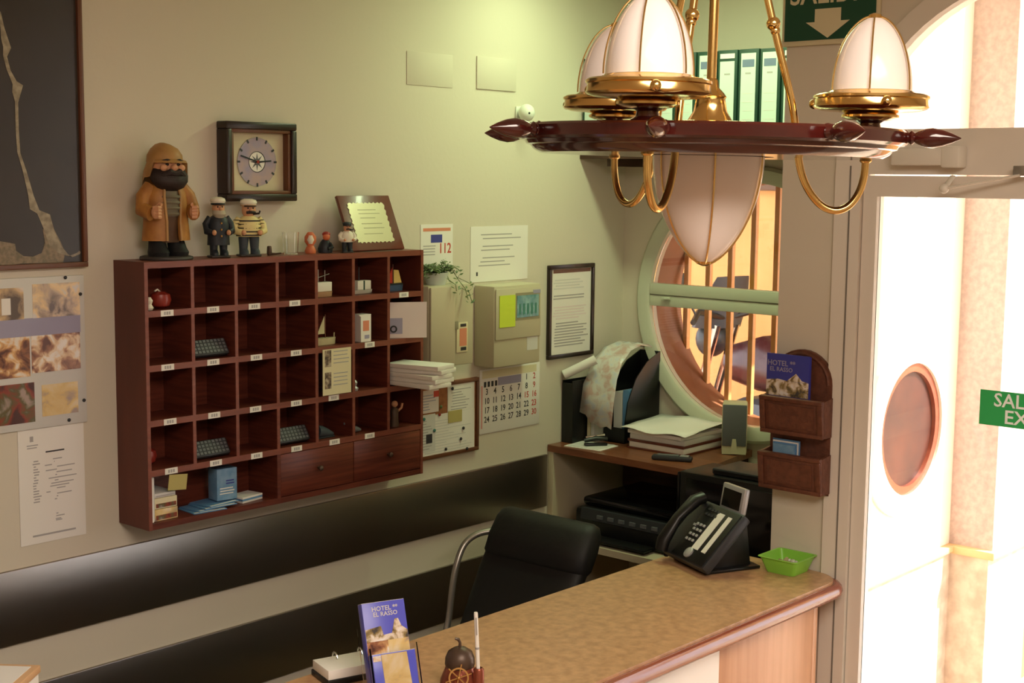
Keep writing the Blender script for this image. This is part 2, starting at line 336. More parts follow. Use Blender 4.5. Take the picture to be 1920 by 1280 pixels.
# ------------------------------------------------------------------ outside
struct(bx('ground', 'paving', None, -10, 16, -16, 6, -.14, -.11))
YO, XO = YB-.06, 4.8
g = bx('outer_wall', 'stucco_white', None, XP+.1, XO, YO, YB-.046, .845, 4.2); struct(g)
g = bx('outer_plinth', 'stone_rough', None, XP+.1, XO, YO-.012, YB-.046, -.11, .822); struct(g)
g = bx('trim_3', 'ledge_stone', None, XP+.1, XO, YO-.03, YB-.046, .822, .845, .004); struct(g)
g = bx('outer_pilaster', 'stucco_pink', None, XO, XO+.35, -1.512, YB-.046, .845, 4.2); struct(g)
g = bx('pilaster_plinth', 'stone_rough', None, XO-.015, XO+.35, -1.505, YB-.046, -.11, .815); struct(g)
g = bx('trim_4', 'ledge_stone', None, XO-.028, XO+.35, -1.53, YB-.046, .815, .845, .006); struct(g)
cxw, czw = 4.40, 1.318
t = thing('porthole_window', 'round brown porthole window with pale ring on the sunlit outer wall', 'window', (cxw, YO, czw))
b = MB(); b.M = Matrix.Rotation(PI/2, 4, 'X'); b.ring([(.225, 0), (.30, 0), (.30, .012), (.26, .03), (.225, .03)], 56); b.build('surround', 'stucco_white', t)
b = MB(); b.M = Matrix.Rotation(PI/2, 4, 'X'); b.ring([(.195, 0), (.226, 0), (.226, .02), (.195, .02)], 56); b.build('frame', 'edge_wood', t)
b = MB(); b.prism(circ(0, 0, .197, 48), -.006, 0); b.build('pane', 'window_brown', t, False)
# terrace seen through the round window, plus two added sun blockers out of view
struct(bx('terrace_wall', 'orange_wall', None, 8.2, 8.4, -3.5, 6, 0, 5))
struct(bx('added_terrace_sun_block', 'beam_dark', None, 5.9, 8.4, -1.6, 6, 3.0, 3.1))  # added out of view to cut the direct sun on the terrace
struct(bx('added_window_sun_block', 'stucco_white', None, 4.8, 5.4, -1.33, .15, 2.36, 2.42))  # unseen canopy, added to keep sunlight off the window reveal
struct(bx('terrace_floor', 'terracotta', None, 5.0, 8.2, -1.1, 6, -.11, .35))
for zc, h, lab in ((2.42, .13, 'upper dark wooden beam on the orange terrace wall'), (2.14, .13, 'lower dark wooden beam on the orange terrace wall')):
    tag(bx('wooden_beam', 'beam_dark', None, 8.06, 8.2, -2.6, 2.6, zc-h/2, zc+h/2, .01), lab, 'beam')
def motorcycle(loc, rz):
    t = thing('motorcycle', 'dark parked motorcycle on the terrace behind the barred round window', 'motorcycle', loc, rz)
    for x in (-.66, .68):
        b = MB(); b.M = Matrix.Translation((x, 0, .31)) @ Matrix.Rotation(PI/2, 4, 'X'); b.ring([(.235, -.05), (.29, -.055), (.31, 0), (.29, .055), (.235, .05)], 32); wh = b.build('wheel', 'tyre', t)
        b = MB(); b.M = Matrix.Translation((x, 0, .31)) @ Matrix.Rotation(PI/2, 4, 'X'); b.ring([(.215, -.025), (.238, -.025), (.238, .025), (.215, .025)], 32)
        for k in range(6): b.tube([(0, 0, 0), (.22*math.cos(k*PI/3), .22*math.sin(k*PI/3), 0)], .010, 6)
        b.sph((0, 0, 0), .045); b.build('rim', 'silver', wh)
    b = MB(); b.tube([(.36, 0, .82), (.15, 0, .84), (-.12, 0, .78)], [.10, .15, .09], 14); b.build('tank', 'bike_red', t)
    b = MB(); b.tube([(-.10, 0, .78), (-.40, 0, .76), (-.78, 0, .88)], [.10, .12, .07], 12, flat=.5); b.build('seat', 'black_matte', t)
    b = MB(); b.box(-.22, .26, -.16, .16, .30, .66, .06); b.build('engine', 'dark_grey', t)
    b = MB()
    for y in (-.07, .07): b.tube([(.68, y, .31), (.44, y, 1.02)], .022)
    b.build('fork', 'chrome', t)
    b = MB(); b.tube([(.30, -.38, 1.06), (.40, -.25, 1.10), (.44, 0, 1.05), (.40, .25, 1.10), (.30, .38, 1.06)], .016); b.build('handlebar', 'black', t)
    for y in (-.34, .34):
        b = MB(); b.tube([(.36, y*.9, 1.09), (.40, y*1.1, 1.24)], .006); b.sph((.40, y*1.15, 1.27), (.02, .07, .045)); b.build('mirror', 'black', t)
    b = MB(); b.sph((.55, 0, .93), (.08, .10, .10)); b.build('headlamp', 'dark_grey', t)
    b = MB(); b.tube([(.20, -.12, .36), (.30, -.17, .28), (.05, -.19, .24), (-.80, -.19, .34)], [.022, .026, .03, .045]); b.build('exhaust', 'chrome', t)
    b = MB(); b.loft([(.52, 0, 1.0, .10, .16), (.46, 0, 1.14, .05, .17), (.40, 0, 1.28, .02, .12)], 16); b.build('windscreen', 'dark_grey', t)
motorcycle((6.35, .25, .35), 1.35)
t = thing('storage_crate', 'dark crate with a beige cloth draped over it on the terrace', 'crate', (6.7, 1.75, .35), .2)
MB().box(-.25, .25, -.25, .25, 0, .95, .02).build('crate', 'dark_grey', t)
b = MB(); rr = []
for i in range(9):
    for j in range(9): pass
g = [[b._v((-.3+.075*i, -.3+.075*j, .965+.04*math.sin(i*1.3+j)-.45*max(0, abs(i-4)/4-.8)*2-.35*max(0, abs(j-4)/4-.8)*3)) for j in range(9)] for i in range(9)]
for i in range(8):
    for j in range(8): b.bm.faces.new((g[i][j], g[i+1][j], g[i+1][j+1], g[i][j+1]))
o = b.build('cloth', 'cloth_beige', t); o.modifiers.new('s', 'SOLIDIFY').thickness = .01
def shrub(loc, h, lab):
    t = thing('potted_shrub', lab, 'shrub', loc)
    MB().lathe([(.12, 0), (.17, .25), (.19, .27), (.17, .28)], 20).build('pot', 'terracotta', t)
    b = MB(); b.tube([(0, 0, .25), (.02, 0, .28+h*.5)], .015); b.build('stem', 'beam_dark', t)
    b = MB()
    for i in range(220):
        a = random.random()*2*PI; u = random.random()*2-1; r = .28*random.random()**.5
        p = Vector((r*math.cos(a)*math.sqrt(1-u*u), r*math.sin(a)*math.sqrt(1-u*u), .3+h*.6+r*u*1.4))
        d = Vector((random.gauss(0, 1), random.gauss(0, 1), random.gauss(0, 1))).normalized()*.05; e = d.orthogonal().normalized()*.018
        b.quad(p-d, p+e, p+d, p-e)
    b.build('foliage', 'leaf', t, False)
shrub((7.75, .70, .35), 1.55, 'leafy potted shrub against the orange terrace wall')
# ------------------------------------------------------------------ reception counter
t = thing('reception_counter', 'long reception counter with speckled stone top and rounded wooden edge', 'counter', (2.4, -1.28, 0))
CX, CY, CT = 2.4, -1.28, 1.0
def counter_outline(inset=0):
    y0, y1 = -1.012+CY*0, -1.548
    p = [(-.6, y0-inset), (XP-.002, y0-inset-.012)]
    p += [(XP-.002, -1.40)]
    n = 8; ex, ey, r = XP-.085-inset, -1.548+.09+inset, .09
    for i in range(n+1):
        a = -PI/2*i/n
        p.append((ex+.082*math.cos(a)-0, ey+r*math.sin(a)))
    p += [(-.6, y1+inset)]
    return [(x-CX, y-CY) for x, y in p]
MB().prism(counter_outline(.006), CT-.012, CT, 'xy').build('stone_top', 'granite', t, ang=30)
pts = [(x, y, CT-.028) for x, y in counter_outline(.0)]
MB().prism(counter_outline(.002), CT-.045, CT-.0125, 'xy').build('core_board', 'edge_wood', t, ang=30)
MB().tube([p for p in pts[2:]], .021, 12).build('edge_trim', 'edge_wood', t, ang=60)
bx('front_panel', 'panel_wood', t, 3.03-CX, XP-.13-CX, -1.515-CY, -1.49-CY, 0, CT-.045, .002)
bx('front_panel', 'panel_white', t, 2.0-CX, 3.028-CX, -1.517-CY, -1.49-CY, 0, CT-.045, .002)
bx('front_panel', 'panel_wood', t, -.6-CX, 1.998-CX, -1.515-CY, -1.49-CY, 0, CT-.045, .002)
bx('end_panel', 'panel_wood', t, XP-.13-CX, XP-.105-CX, -1.515-CY, -1.05-CY, 0, CT-.045, .002)
bx('inner_shelf', 'dark_wood', t, -.6-CX, XP-.14-CX, -1.49-CY, -1.08-CY, .70, .72)
bx('inner_panel', 'dark_wood', t, -.6-CX, XP-.14-CX, -1.085-CY, -1.065-CY, .10, .70)

# ------------------------------------------------------------------ pigeonhole rack
RY = -.15
xl, ztop = bw(270, 492, RY); xr, _ = bw(794, 468, RY); _, zbot = bw(275, 997, RY)
zs = [bw(272, yy, RY)[1] for yy in (590, 693, 797, 891)]
RX = (xl+xr)/2; W2 = (xr-xl)/2; RH = ztop-zbot; th = .011
rk = thing('pigeonhole_rack', 'mahogany key rack of pigeonholes with numbered plates hung on the wall', 'rack', (RX, 0, zbot))
for sx in (-1, 1):
    bx('side_panel', 'mahogany_side', rk, sx*W2-(th if sx > 0 else 0), sx*W2+(th if sx < 0 else 0), RY+.002, -.001, 0, RH)
bx('top_panel', 'mahogany_edge', rk, -W2+th, W2-th, RY+.002, -.001, RH-th*1.6, RH)
bx('bottom_panel', 'mahogany', rk, -W2+th, W2-th, RY+.002, -.001, 0, th*1.6)
bx('back_panel', 'mahogany', rk, -W2+th, W2-th, -.009, -.001, th, RH-th)
bx('face_edge', 'mahogany_edge', rk, -W2, -W2+th, RY, RY+.002, 0, RH); bx('face_edge', 'mahogany_edge', rk, W2-th, W2, RY, RY+.002, 0, RH)
lz = [z-zbot for z in zs]; col = (2*W2-th)/7
for z in lz: bx('shelf', 'mahogany', rk, -W2+th, W2-th, RY+.003, -.009, z-th*.8, z+th*.8); bx('shelf_edge', 'mahogany_edge', rk, -W2+th, W2-th, RY, RY+.003, z-th*.8, z+th*.8)
zz = [RH-th*1.6]+lz
cxs = [-W2+th/2+col*i for i in range(8)]
for i in range(1, 7):
    for k in range(4):
        bx('divider', 'mahogany', rk, cxs[i]-th*.5, cxs[i]+th*.5, RY+.003, -.009, zz[k+1]+th*.8, zz[k]-(th*.8 if k else 0))
        bx('divider_edge', 'mahogany_edge', rk, cxs[i]-th*.5, cxs[i]+th*.5, RY, RY+.003, zz[k+1]+th*.8, zz[k]-(th*.8 if k else 0))
bx('divider', 'mahogany', rk, cxs[3]-th*.6, cxs[3]+th*.6, RY, -.009, th*1.6, lz[3]-th*.8)
dz0, dz1 = th*1.6+.002, lz[3]-th*.8-.002; xm = (cxs[3]+cxs[7])/2
for a, b_ in ((cxs[3]+th*.6+.001, xm-.001), (xm+.001, W2-th-.001)):
    d = bx('drawer', 'drawer_wood', rk, a, b_, RY+.001, RY+.12, dz0, dz1, .002)
    k = MB(); k.M = Matrix.Translation(((a+b_)/2, RY+.001, (dz0+dz1)/2+.004)) @ Matrix.Rotation(PI/2, 4, 'X'); k.lathe([(.004, 0), (.004, .008), (.008, .012), (.008, .017), (.004, .02)], 12); k.build('knob', 'bronze_dark', d)
skip = {(0, 4), (0, 5), (1, 6), (2, 6), (2, 5), (1, 4), (3, 6)}
plate_me = None
for r in range(4):
    for c in range(7):
        if (r, c) in skip: continue
        cx = (cxs[c]+cxs[c+1])/2-.008+random.uniform(-.004, .004)
        p = bx('number_plate', 'paper', rk, cx-.021, cx+.021, RY-.0012, RY, lz[r]-.0085, lz[r]+.0085)
        m = MB()
        for q in (-1, 0, 1): m.box(cx+q*.008-.0028, cx+q*.008+.0028, RY-.0016, RY-.0012, lz[r]-.0045, lz[r]+.0045)
        m.build('number_print', 'ink_grey', p, False)
def cell(r, c, fx=.5, dy=.075):      # floor of a pigeonhole in world coordinates
    z = (zbot+lz[r]+th*.8) if r < 4 else zbot+th*1.6
    return Vector((RX+cxs[c]+th/2+(col-th)*fx, -dy, z+.0005))
TOP = ztop+.0005

# ------------------------------------------------------------------ things in the pigeonholes
def ball(loc, lab):
    t = thing('red_float', lab, 'ornament', loc)
    MB().lathe([(.012, 0), (.026, .008), (.031, .024), (.027, .040), (.014, .047), (.005, .048)], 20).build('body', 'red_gloss', t)
    b = MB(); b.tube([(0, 0, .046), (-.012, -.004, .054), (-.022, -.006, .05)], .0025, 6); b.build('cord', 'white_clay', t)
ball(cell(0, 0, .52, .10), 'round red float in the top row pigeonhole under the yellow-coated fisherman')
ball(cell(3, 0, .30, .06), 'round red float half hidden in the pigeonhole above the stacked booklets')
tag(MB().lathe([(.008, 0), (.012, .006), (.006, .016), (.010, .026), (.004, .036)], 12).build('shell', 'white_clay'), 'tiny white shell beside the red float in the top pigeonhole', 'shell').location = cell(0, 0, .13, .128)
def keypad(loc, lab):
    t = thing('remote_control', lab, 'remote control', loc, 0, 'remote controls in the pigeonholes', rot=(-.55, 0, 0))
    MB().box(-.064, .064, -.020, .0, 0, .052, .006).build('body', 'dark_grey', t)
    b = MB()
    for i in range(9):
        for j in range(4): b.box(-.052+i*.013-.0045, -.052+i*.013+.0045, -.0215, -.020, .007+j*.011, .0145+j*.011)
    b.build('keys', 'mid_grey', t, False)
keypad(cell(1, 1, .50, .118), 'dark remote control lying in the second-row pigeonhole')
keypad(cell(3, 1, .50, .118), 'dark remote control in the pigeonhole above the light blue box')
keypad(cell(3, 3, .50, .118), 'dark remote control in the pigeonhole above the left drawer')
def hull(L, B, H, x=0):
    b = MB(); secs = []
    rings = []
    for u, wd in ((-1, .7), (-.6, .95), (0, 1), (.5, .8), (.85, .35), (1, .04)):
        rings.append([b._v((x+u*L/2, -B/2*wd, H)), b._v((x+u*L/2*.94, -B/2*wd*.6, 0)), b._v((x+u*L/2*.94, B/2*wd*.6, 0)), b._v((x+u*L/2, B/2*wd, H))])
    b._skin(rings, 4); return b
t = thing('model_boat', 'white model fishing boat with tan hull in a top row pigeonhole', 'model boat', cell(0, 4, .36, .11))
hull(.085, .035, .016).build('hull', 'boat_tan', t, False)
MB().box(-.038, .030, -.014, .014, .0165, .046, .002).build('cabin', 'boat_white', t)
b = MB(); b.tube([(-.015, 0, .045), (-.015, 0, .085)], .0016, 6); b.tube([(.012, 0, .045), (.012, 0, .082)], .0016, 6); b.tube([(-.015, 0, .06), (.03, 0, .07)], .001, 5); b.build('mast', 'grey_metal', t)
t = thing('model_boat', 'white model boat with green stripe in a top row pigeonhole', 'model boat', cell(0, 5, .5, .10))
hull(.10, .035, .012).build('hull', 'boat_white', t, False)
MB().box(-.026, .032, -.015, .015, .0125, .042, .002).build('cabin', 'boat_white', t)
bx('stripe', 'binder_edge', t, -.002, .004, -.0156, -.0151, .0125, .042)
b = MB(); b.tube([(-.008, 0, .042), (-.008, 0, .085)], .002, 6); b.tube([(-.045, 0, .012), (-.048, 0, .04)], .0013, 6); b.build('mast', 'dark_grey', t)
t = thing('model_sailboat', 'model sailboat with red and yellow sails on a blue hull', 'model boat', cell(0, 6, .45, .10))
hull(.085, .03, .02).build('hull', 'hull_blue', t, False)
bx('deck', 'navy', t, -.036, .032, -.012, .012, .0195, .025)
MB().tube([(-.003, 0, .02), (-.003, 0, .088)], .0016, 6).build('mast', 'frame_brown', t)
MB().prism([(-.006, .026), (-.006, .078), (-.036, .026)], -.001, .001).build('sail', 'sail_red', t, False)
MB().prism([(.001, .026), (.001, .07), (.022, .068), (.036, .026)], -.001, .001).build('sail', 'sail_yellow', t, False)
t = thing('model_sailboat', 'model sailboat with one cream sail above the hanging photo notice', 'model boat', cell(1, 4, .45, .11))
hull(.085, .03, .022).build('hull', 'sail_cream', t, False)
MB().tube([(.0, 0, .02), (.0, 0, .095)], .0016, 6).build('mast', 'frame_brown', t)
MB().prism([(-.004, .035), (-.004, .09), (-.034, .035)], -.001, .001).build('sail', 'sail_cream', t, False)
MB().tube([(.036, 0, .02), (.037, 0, .036)], .002, 6).build('bow_post', 'sail_cream', t)
t = thing('white_card_box', 'narrow white box with orange print standing in a pigeonhole', 'box', cell(1, 5, .40, .128))
bx('box', 'paper', t, -.022, .022, -.012, .03, .0, .088); MB().prism([(-.03, .086), (-.022, .088), (-.022, .082)], -.012, -.01).build('flap', 'paper', t, False)
bx('print', 'ink_orange', t, -.013, .013, -.0126, -.012, .035, .068); bx('print', 'ink_lilac', t, -.006, .014, -.0126, -.012, .010, .022)
p = cell(1, 6, .5, .152)
t = thing('plastic_folder', 'clear pinkish plastic folder with papers sticking out of a pigeonhole', 'folder', p, -.55)
for q in range(3): bx('sleeve', ['paper_pink', 'paper', 'paper_pink'][q], t, -.064, .070-.008*q, .003*q, .0015+.003*q, .0, .118-.004*q)
bx('inner_sheet', 'ink_lilac', t, -.060, -.012, -.0006, 0, .014, .066)
b = MB(); b.M = Matrix.Translation((-.042, -.0012, .030)) @ Matrix.Rotation(PI/2, 4, 'X'); b.ring([(.007, 0), (.012, 0), (.012, .001), (.007, .001)], 20); b.build('logo', 'navy', t)
t = thing('photo_notice', 'cream notice with two small portraits hanging on the rack front', 'notice', (bw(630, 735, RY-.004)[0], RY-.004, bw(630, 738, RY)[1]))
xa = bw(603, 690, RY)[0]-t.location.x; xb = bw(656, 690, RY)[0]-t.location.x; hh = bw(603, 650, RY)[1]-bw(605, 736, RY)[1]
bx('sheet', 'paper_cream', t, xa, xb, -.002, 0, 0, hh)
for q in (0, 1):
    bx('portrait', 'photo_people', t, xa+.008, xa+.034, -.0026, -.002, .02+q*hh*.48, .02+q*hh*.48+hh*.36)
    lines_print('small_print', t, xa+.042, xb-.008, [.03+q*hh*.48+.012*j for j in range(4)], -.002, 'ink_grey', .003)
t = thing('paper_stack', 'thick stack of white paper jutting out of a pigeonhole', 'papers', cell(2, 6, .45, .02), 0)
for q, (a, dx, z, ln) in enumerate(((.04, .0, .002, .11), (.16, .002, .0165, .05), (.10, .0, .031, .08), (.30, .004, .0455, .03), (.24, -.002, .060, .03))):
    b = MB(); b.box(-.053, .053, -.165, ln, z, z+.0138, .001, M=Matrix.Translation((dx+.002, -.125, .002)) @ Matrix.Rotation(a, 4, 'Z')); b.build('sheaf', 'paper', t)
tag(MB().lathe([(.010, 0), (.012, .008), (.005, .014), (.009, .026), (.003, .034)], 12).build('glass_trinket', 'silver'), 'tiny silvery trinket in the pigeonhole beside the photo notice', 'ornament').location = cell(2, 5, .12, .13)
t = thing('model_shoe', 'small blue-grey shoe ornament in the lowest pigeonhole row', 'ornament', cell(3, 4, .40, .11))
b = MB(); b.tube([(-.03, 0, .024), (-.012, 0, .022), (.012, 0, .014), (.036, 0, .008)], [.02, .018, .014, .006], 12); b.build('shoe', 'denim', t); MB().box(-.045, .036, -.012, .012, 0, .006, .002).build('sole', 'navy', t)
t = thing('model_anchor', 'small grey duck-shaped ornament in a pigeonhole above the right drawer', 'ornament', cell(3, 5, .2, .11)); t.name = 'duck_ornament'
b = MB(); b.tube([(-.03, 0, .03), (-.012, 0, .012), (.012, 0, .010), (.03, 0, .006)], [.004, .012, .01, .004], 10); b.build('body', 'mid_grey', t)
b = MB(); b.sph((-.032, 0, .034), (.010, .007, .007)); b.build('head', 'mid_grey', t)
t = thing('monk_figurine', 'slim bronze figurine in the pigeonhole above the right drawer end', 'figurine', cell(3, 6, .35, .12))
b = MB(); b.loft([(0, 0, 0, .017, .013), (0, 0, .03, .014, .012), (0, 0, .055, .016, .012), (0, 0, .064, .007, .007)], 14); b.build('robe', 'bronze_dark', t)
MB().sph((0, 0, .075), .011).build('head', 'skin_clay', t); MB().tube([(.014, -.002, .05), (.026, -.006, .06), (.03, -.006, .075)], .004, 8).build('arm', 'skin_clay', t)
# bottom compartment
p = cell(4, 0, .0, .135)
t = thing('white_book', 'white book standing upright against the rack side', 'book', (p.x+.003, p.y, p.z)); bx('cover', 'paper', t, 0, .012, 0, .11, 0, .13); bx('pages', 'paper_grey', t, .012, .016, .002, .108, .002, .128)
for q, (m1, z0, z1, lab) in enumerate((('photo_map', 0, .034, 'tan booklet bundle at the bottom of the stack'), ('paper_cream', .035, .066, 'tan booklet bundle in the middle of the stack'), ('paper_grey', .067, .080, 'white leaflet bundle on top of the tan booklets'))):
    t = thing('booklet_bundle', lab, 'booklets', (p.x+.02, p.y+.002, p.z+z0), [.02, -.02, .0][q])
    MB().box(0, .078-.004*q, 0, .10, .0, z1-z0, .002).build('booklets', m1, t)
    MB().box(.004, .074-.004*q, -.0008, .0, .004, (z1-z0)*.5, 0).build('front_print', 'photo_food' if q < 2 else 'ink_grey', t)
t = thing('sticky_note', 'olive yellow sticky note hanging below a pigeonhole shelf', 'note', (RX+cxs[0]+.062, RY-.002, zbot+lz[3]-.01)); t.rotation_euler = (.05, .1, 0)
bx('note', 'sticky_pale', t, 0, .062, -.001, 0, -.045, 0)
p = cell(4, 1, .1, .14)
for q in range(4):
    t = thing('blue_leaflet', ['lowest', 'second-lowest', 'second-highest', 'topmost'][q]+' light blue leaflet of the fan in the open bottom compartment', 'leaflet', (p.x-.02+q*.02, p.y, p.z+q*.0035), [-.1, .08, -.05, .12][q], 'fanned blue leaflets')
    bx('sheet', 'leaflet_blue', t, 0, .11, 0, .09, 0, .0025); bx('margin', 'paper', t, .004, .106, .002, .010, .0025, .0028)
t = thing('blue_box', 'light blue box standing on the leaflets', 'box', (p.x+.085, p.y+.03, p.z+.0165), -.1)
bx('carton', 'box_blue', t, 0, .068, 0, .05, 0, .095, .001); lines_print('print', t, .030, .060, [.05, .058], -.0002, 'ink_blue', .004); lines_print('print', t, .008, .060, [.02, .028, .036], -.0002, 'paper', .003)
p = cell(4, 2, .1, .13)
t = thing('leaflet_pile', 'small pile of white leaflets at the end of the open compartment', 'leaflets', (p.x+.01, p.y, p.z), .15)
for q in range(3): bx('leaflet', ['paper_grey', 'leaflet_blue', 'paper'][q], t, 0, .085, 0, .06, q*.006, q*.006+.0055)

# ------------------------------------------------------------------ figurines on the rack
def fisherman():
    x = bw(313, 480, -.08)[0]
    t = thing('fisherman_figurine', 'large bearded fisherman figurine in yellow oilskin coat and sou\'wester', 'figurine', (x, -.078, TOP), -.1)
    S = .325/.33; t.scale = (S*.86, S*.80, S)
    b = MB(); b.lathe([(.088, 0), (.090, .004), (.088, .009), (.08, .011)], 40); b.build('base', 'base_stone', t)
    for sx in (-1, 1):
        b = MB(); b.loft([(sx*.036, -.012, .011, .032, .044), (sx*.036, -.014, .022, .034, .046), (sx*.036, -.008, .034, .031, .036), (sx*.034, .0, .058, .028, .030)], 18); b.build('boot', 'black_matte', t)
    b = MB(); b.loft([(0, 0, .05, .062, .038), (0, 0, .085, .060, .042), (0, -.004, .13, .062, .046), (0, -.006, .17, .060, .046), (0, 0, .205, .050, .040), (0, 0, .222, .03, .03)], 24); b.build('trousers', 'trouser_brown', t)
    b = MB(); b.loft([(0, -.010, .125, .045, .046), (0, -.012, .165, .044, .046), (0, -.008, .205, .040, .040)], 20); b.build('jersey', 'jersey', t)
    b = MB()
    for z in (.132, .148, .164, .180): b.tube([(.044*math.cos(a), -.012+.048*math.sin(a), z) for a in [PI+PI*k/12 for k in range(13)]], .0045, 6)
    b.build('jersey_rib', 'jersey', t)
    # coat: open shell round the back, wider at the hem
    b = MB(); rings = []
    for z, rx, ry, op in ((.055, .085, .060, .30), (.075, .083, .060, .26), (.11, .079, .056, .30), (.15, .077, .055, .36), (.185, .074, .052, .40), (.212, .060, .046, .42), (.226, .036, .034, .4)):
        ring = []
        for off in (0, -.009):
            rng = [(-PI/2+op)+(2*PI-2*op)*k/26 for k in range(27)]
            if off: rng = rng[::-1]
            ring += [b._v(((rx+off)*math.cos(a), (ry+off)*math.sin(a), z)) for a in rng]
        rings.append(ring)
    b._skin(rings, 54); b.build('coat', 'yellow_coat', t, ang=60)
    for sx in (-1, 1):
        b = MB(); b.tube([(sx*rx*math.sin(op+.02), -ry*math.cos(op)-.002, z) for z, rx, ry, op in ((.055, .085, .060, .30), (.11, .079, .056, .30), (.15, .077, .055, .36), (.185, .074, .052, .40), (.21, .060, .046, .42))], .005, 8); b.build('coat_border', 'hat_tan', t)
        b = MB(); b.tube([(sx*.056, .0, .208), (sx*.082, -.004, .178), (sx*.092, -.014, .145), (sx*.078, -.050, .132)], [.022, .026, .025, .021], 14); b.build('sleeve', 'yellow_coat', t)
        h = MB(); h.sph((sx*.070, -.066, .137), (.016, .015, .019))
        for k in range(4): h.tube([(sx*(.082-.002*k), -.070, .150-.009*k), (sx*.070, -.083, .151-.009*k), (sx*.058, -.076, .150-.009*k)], .0055, 7)
        h.tube([(sx*.066, -.062, .152), (sx*.060, -.072, .160), (sx*.056, -.080, .158)], .005, 7); h.build('hand', 'skin_clay', t)
    b = MB(); b.loft([(0, 0, .215, .028, .028), (0, -.004, .235, .043, .042), (0, -.004, .262, .050, .046), (0, -.002, .29, .046, .044), (0, 0, .315, .022, .022)], 20); hd = b.build('head', 'skin_clay', t)
    b = MB(); b.sph((0, -.054, .262), (.011, .012, .010)); b.build('nose', 'skin_clay', hd)
    for sx in (-1, 1):
        MB().sph((sx*.028, -.045, .262), (.012, .008, .010)).build('cheek', 'skin_clay', hd); MB().sph((sx*.018, -.046, .271), (.006, .004, .004)).build('eye', 'black', hd)
        b = MB(); b.tube([(sx*.006, -.050, .279), (sx*.020, -.051, .283), (sx*.034, -.043, .279)], .0045, 7); b.build('eyebrow', 'beard', hd)
    b = MB(); b.loft([(0, -.024, .196, .022, .016), (0, -.028, .206, .042, .030), (0, -.026, .222, .055, .040), (0, -.018, .240, .060, .044), (0, -.012, .252, .056, .038), (0, -.004, .262, .050, .036)], 24); b.build('beard', 'beard', hd)
    b = MB(); b.tube([(-.036, -.048, .240), (-.014, -.060, .250), (0, -.060, .246), (.014, -.060, .250), (.036, -.048, .240)], [.006, .010, .008, .010, .006], 8); b.build('moustache', 'beard', hd)
    # hat: crown with brim low at the back and turned up in front
    b = MB(); b.loft([(0, .004, .278, .054, .052), (0, .004, .298, .052, .050), (0, .006, .316, .040, .040), (-.004, .008, .328, .022, .024), (-.006, .008, .333, .006, .008)], 24); b.build('hat', 'hat_tan', t)
    b = MB(); rings = []
    for rr, dz in ((.048, 0), (.062, -.006), (.066, -.012), (.050, -.004)):
        ring = []
        for k in range(32):
            a = 2*PI*k/32; back = max(0, math.sin(a)); side = abs(math.cos(a))
            ring.append(b._v((rr*math.cos(a), .004+rr*(1.0+.05*back)*math.sin(a), .288+dz*(1+4.5*back+3.5*side*(0 if math.sin(a) < -.5 else 1)))))
        rings.append(ring)
    b._skin(rings, 32, False, True); b.build('hat_brim', 'hat_tan', t)
    for o in list(t.children):
        if o.name.split('.')[0] in ('head', 'hat', 'hat_brim'): o.scale = (1.14, 1.14, 1.0); o.location.y = -.004
fisherman()
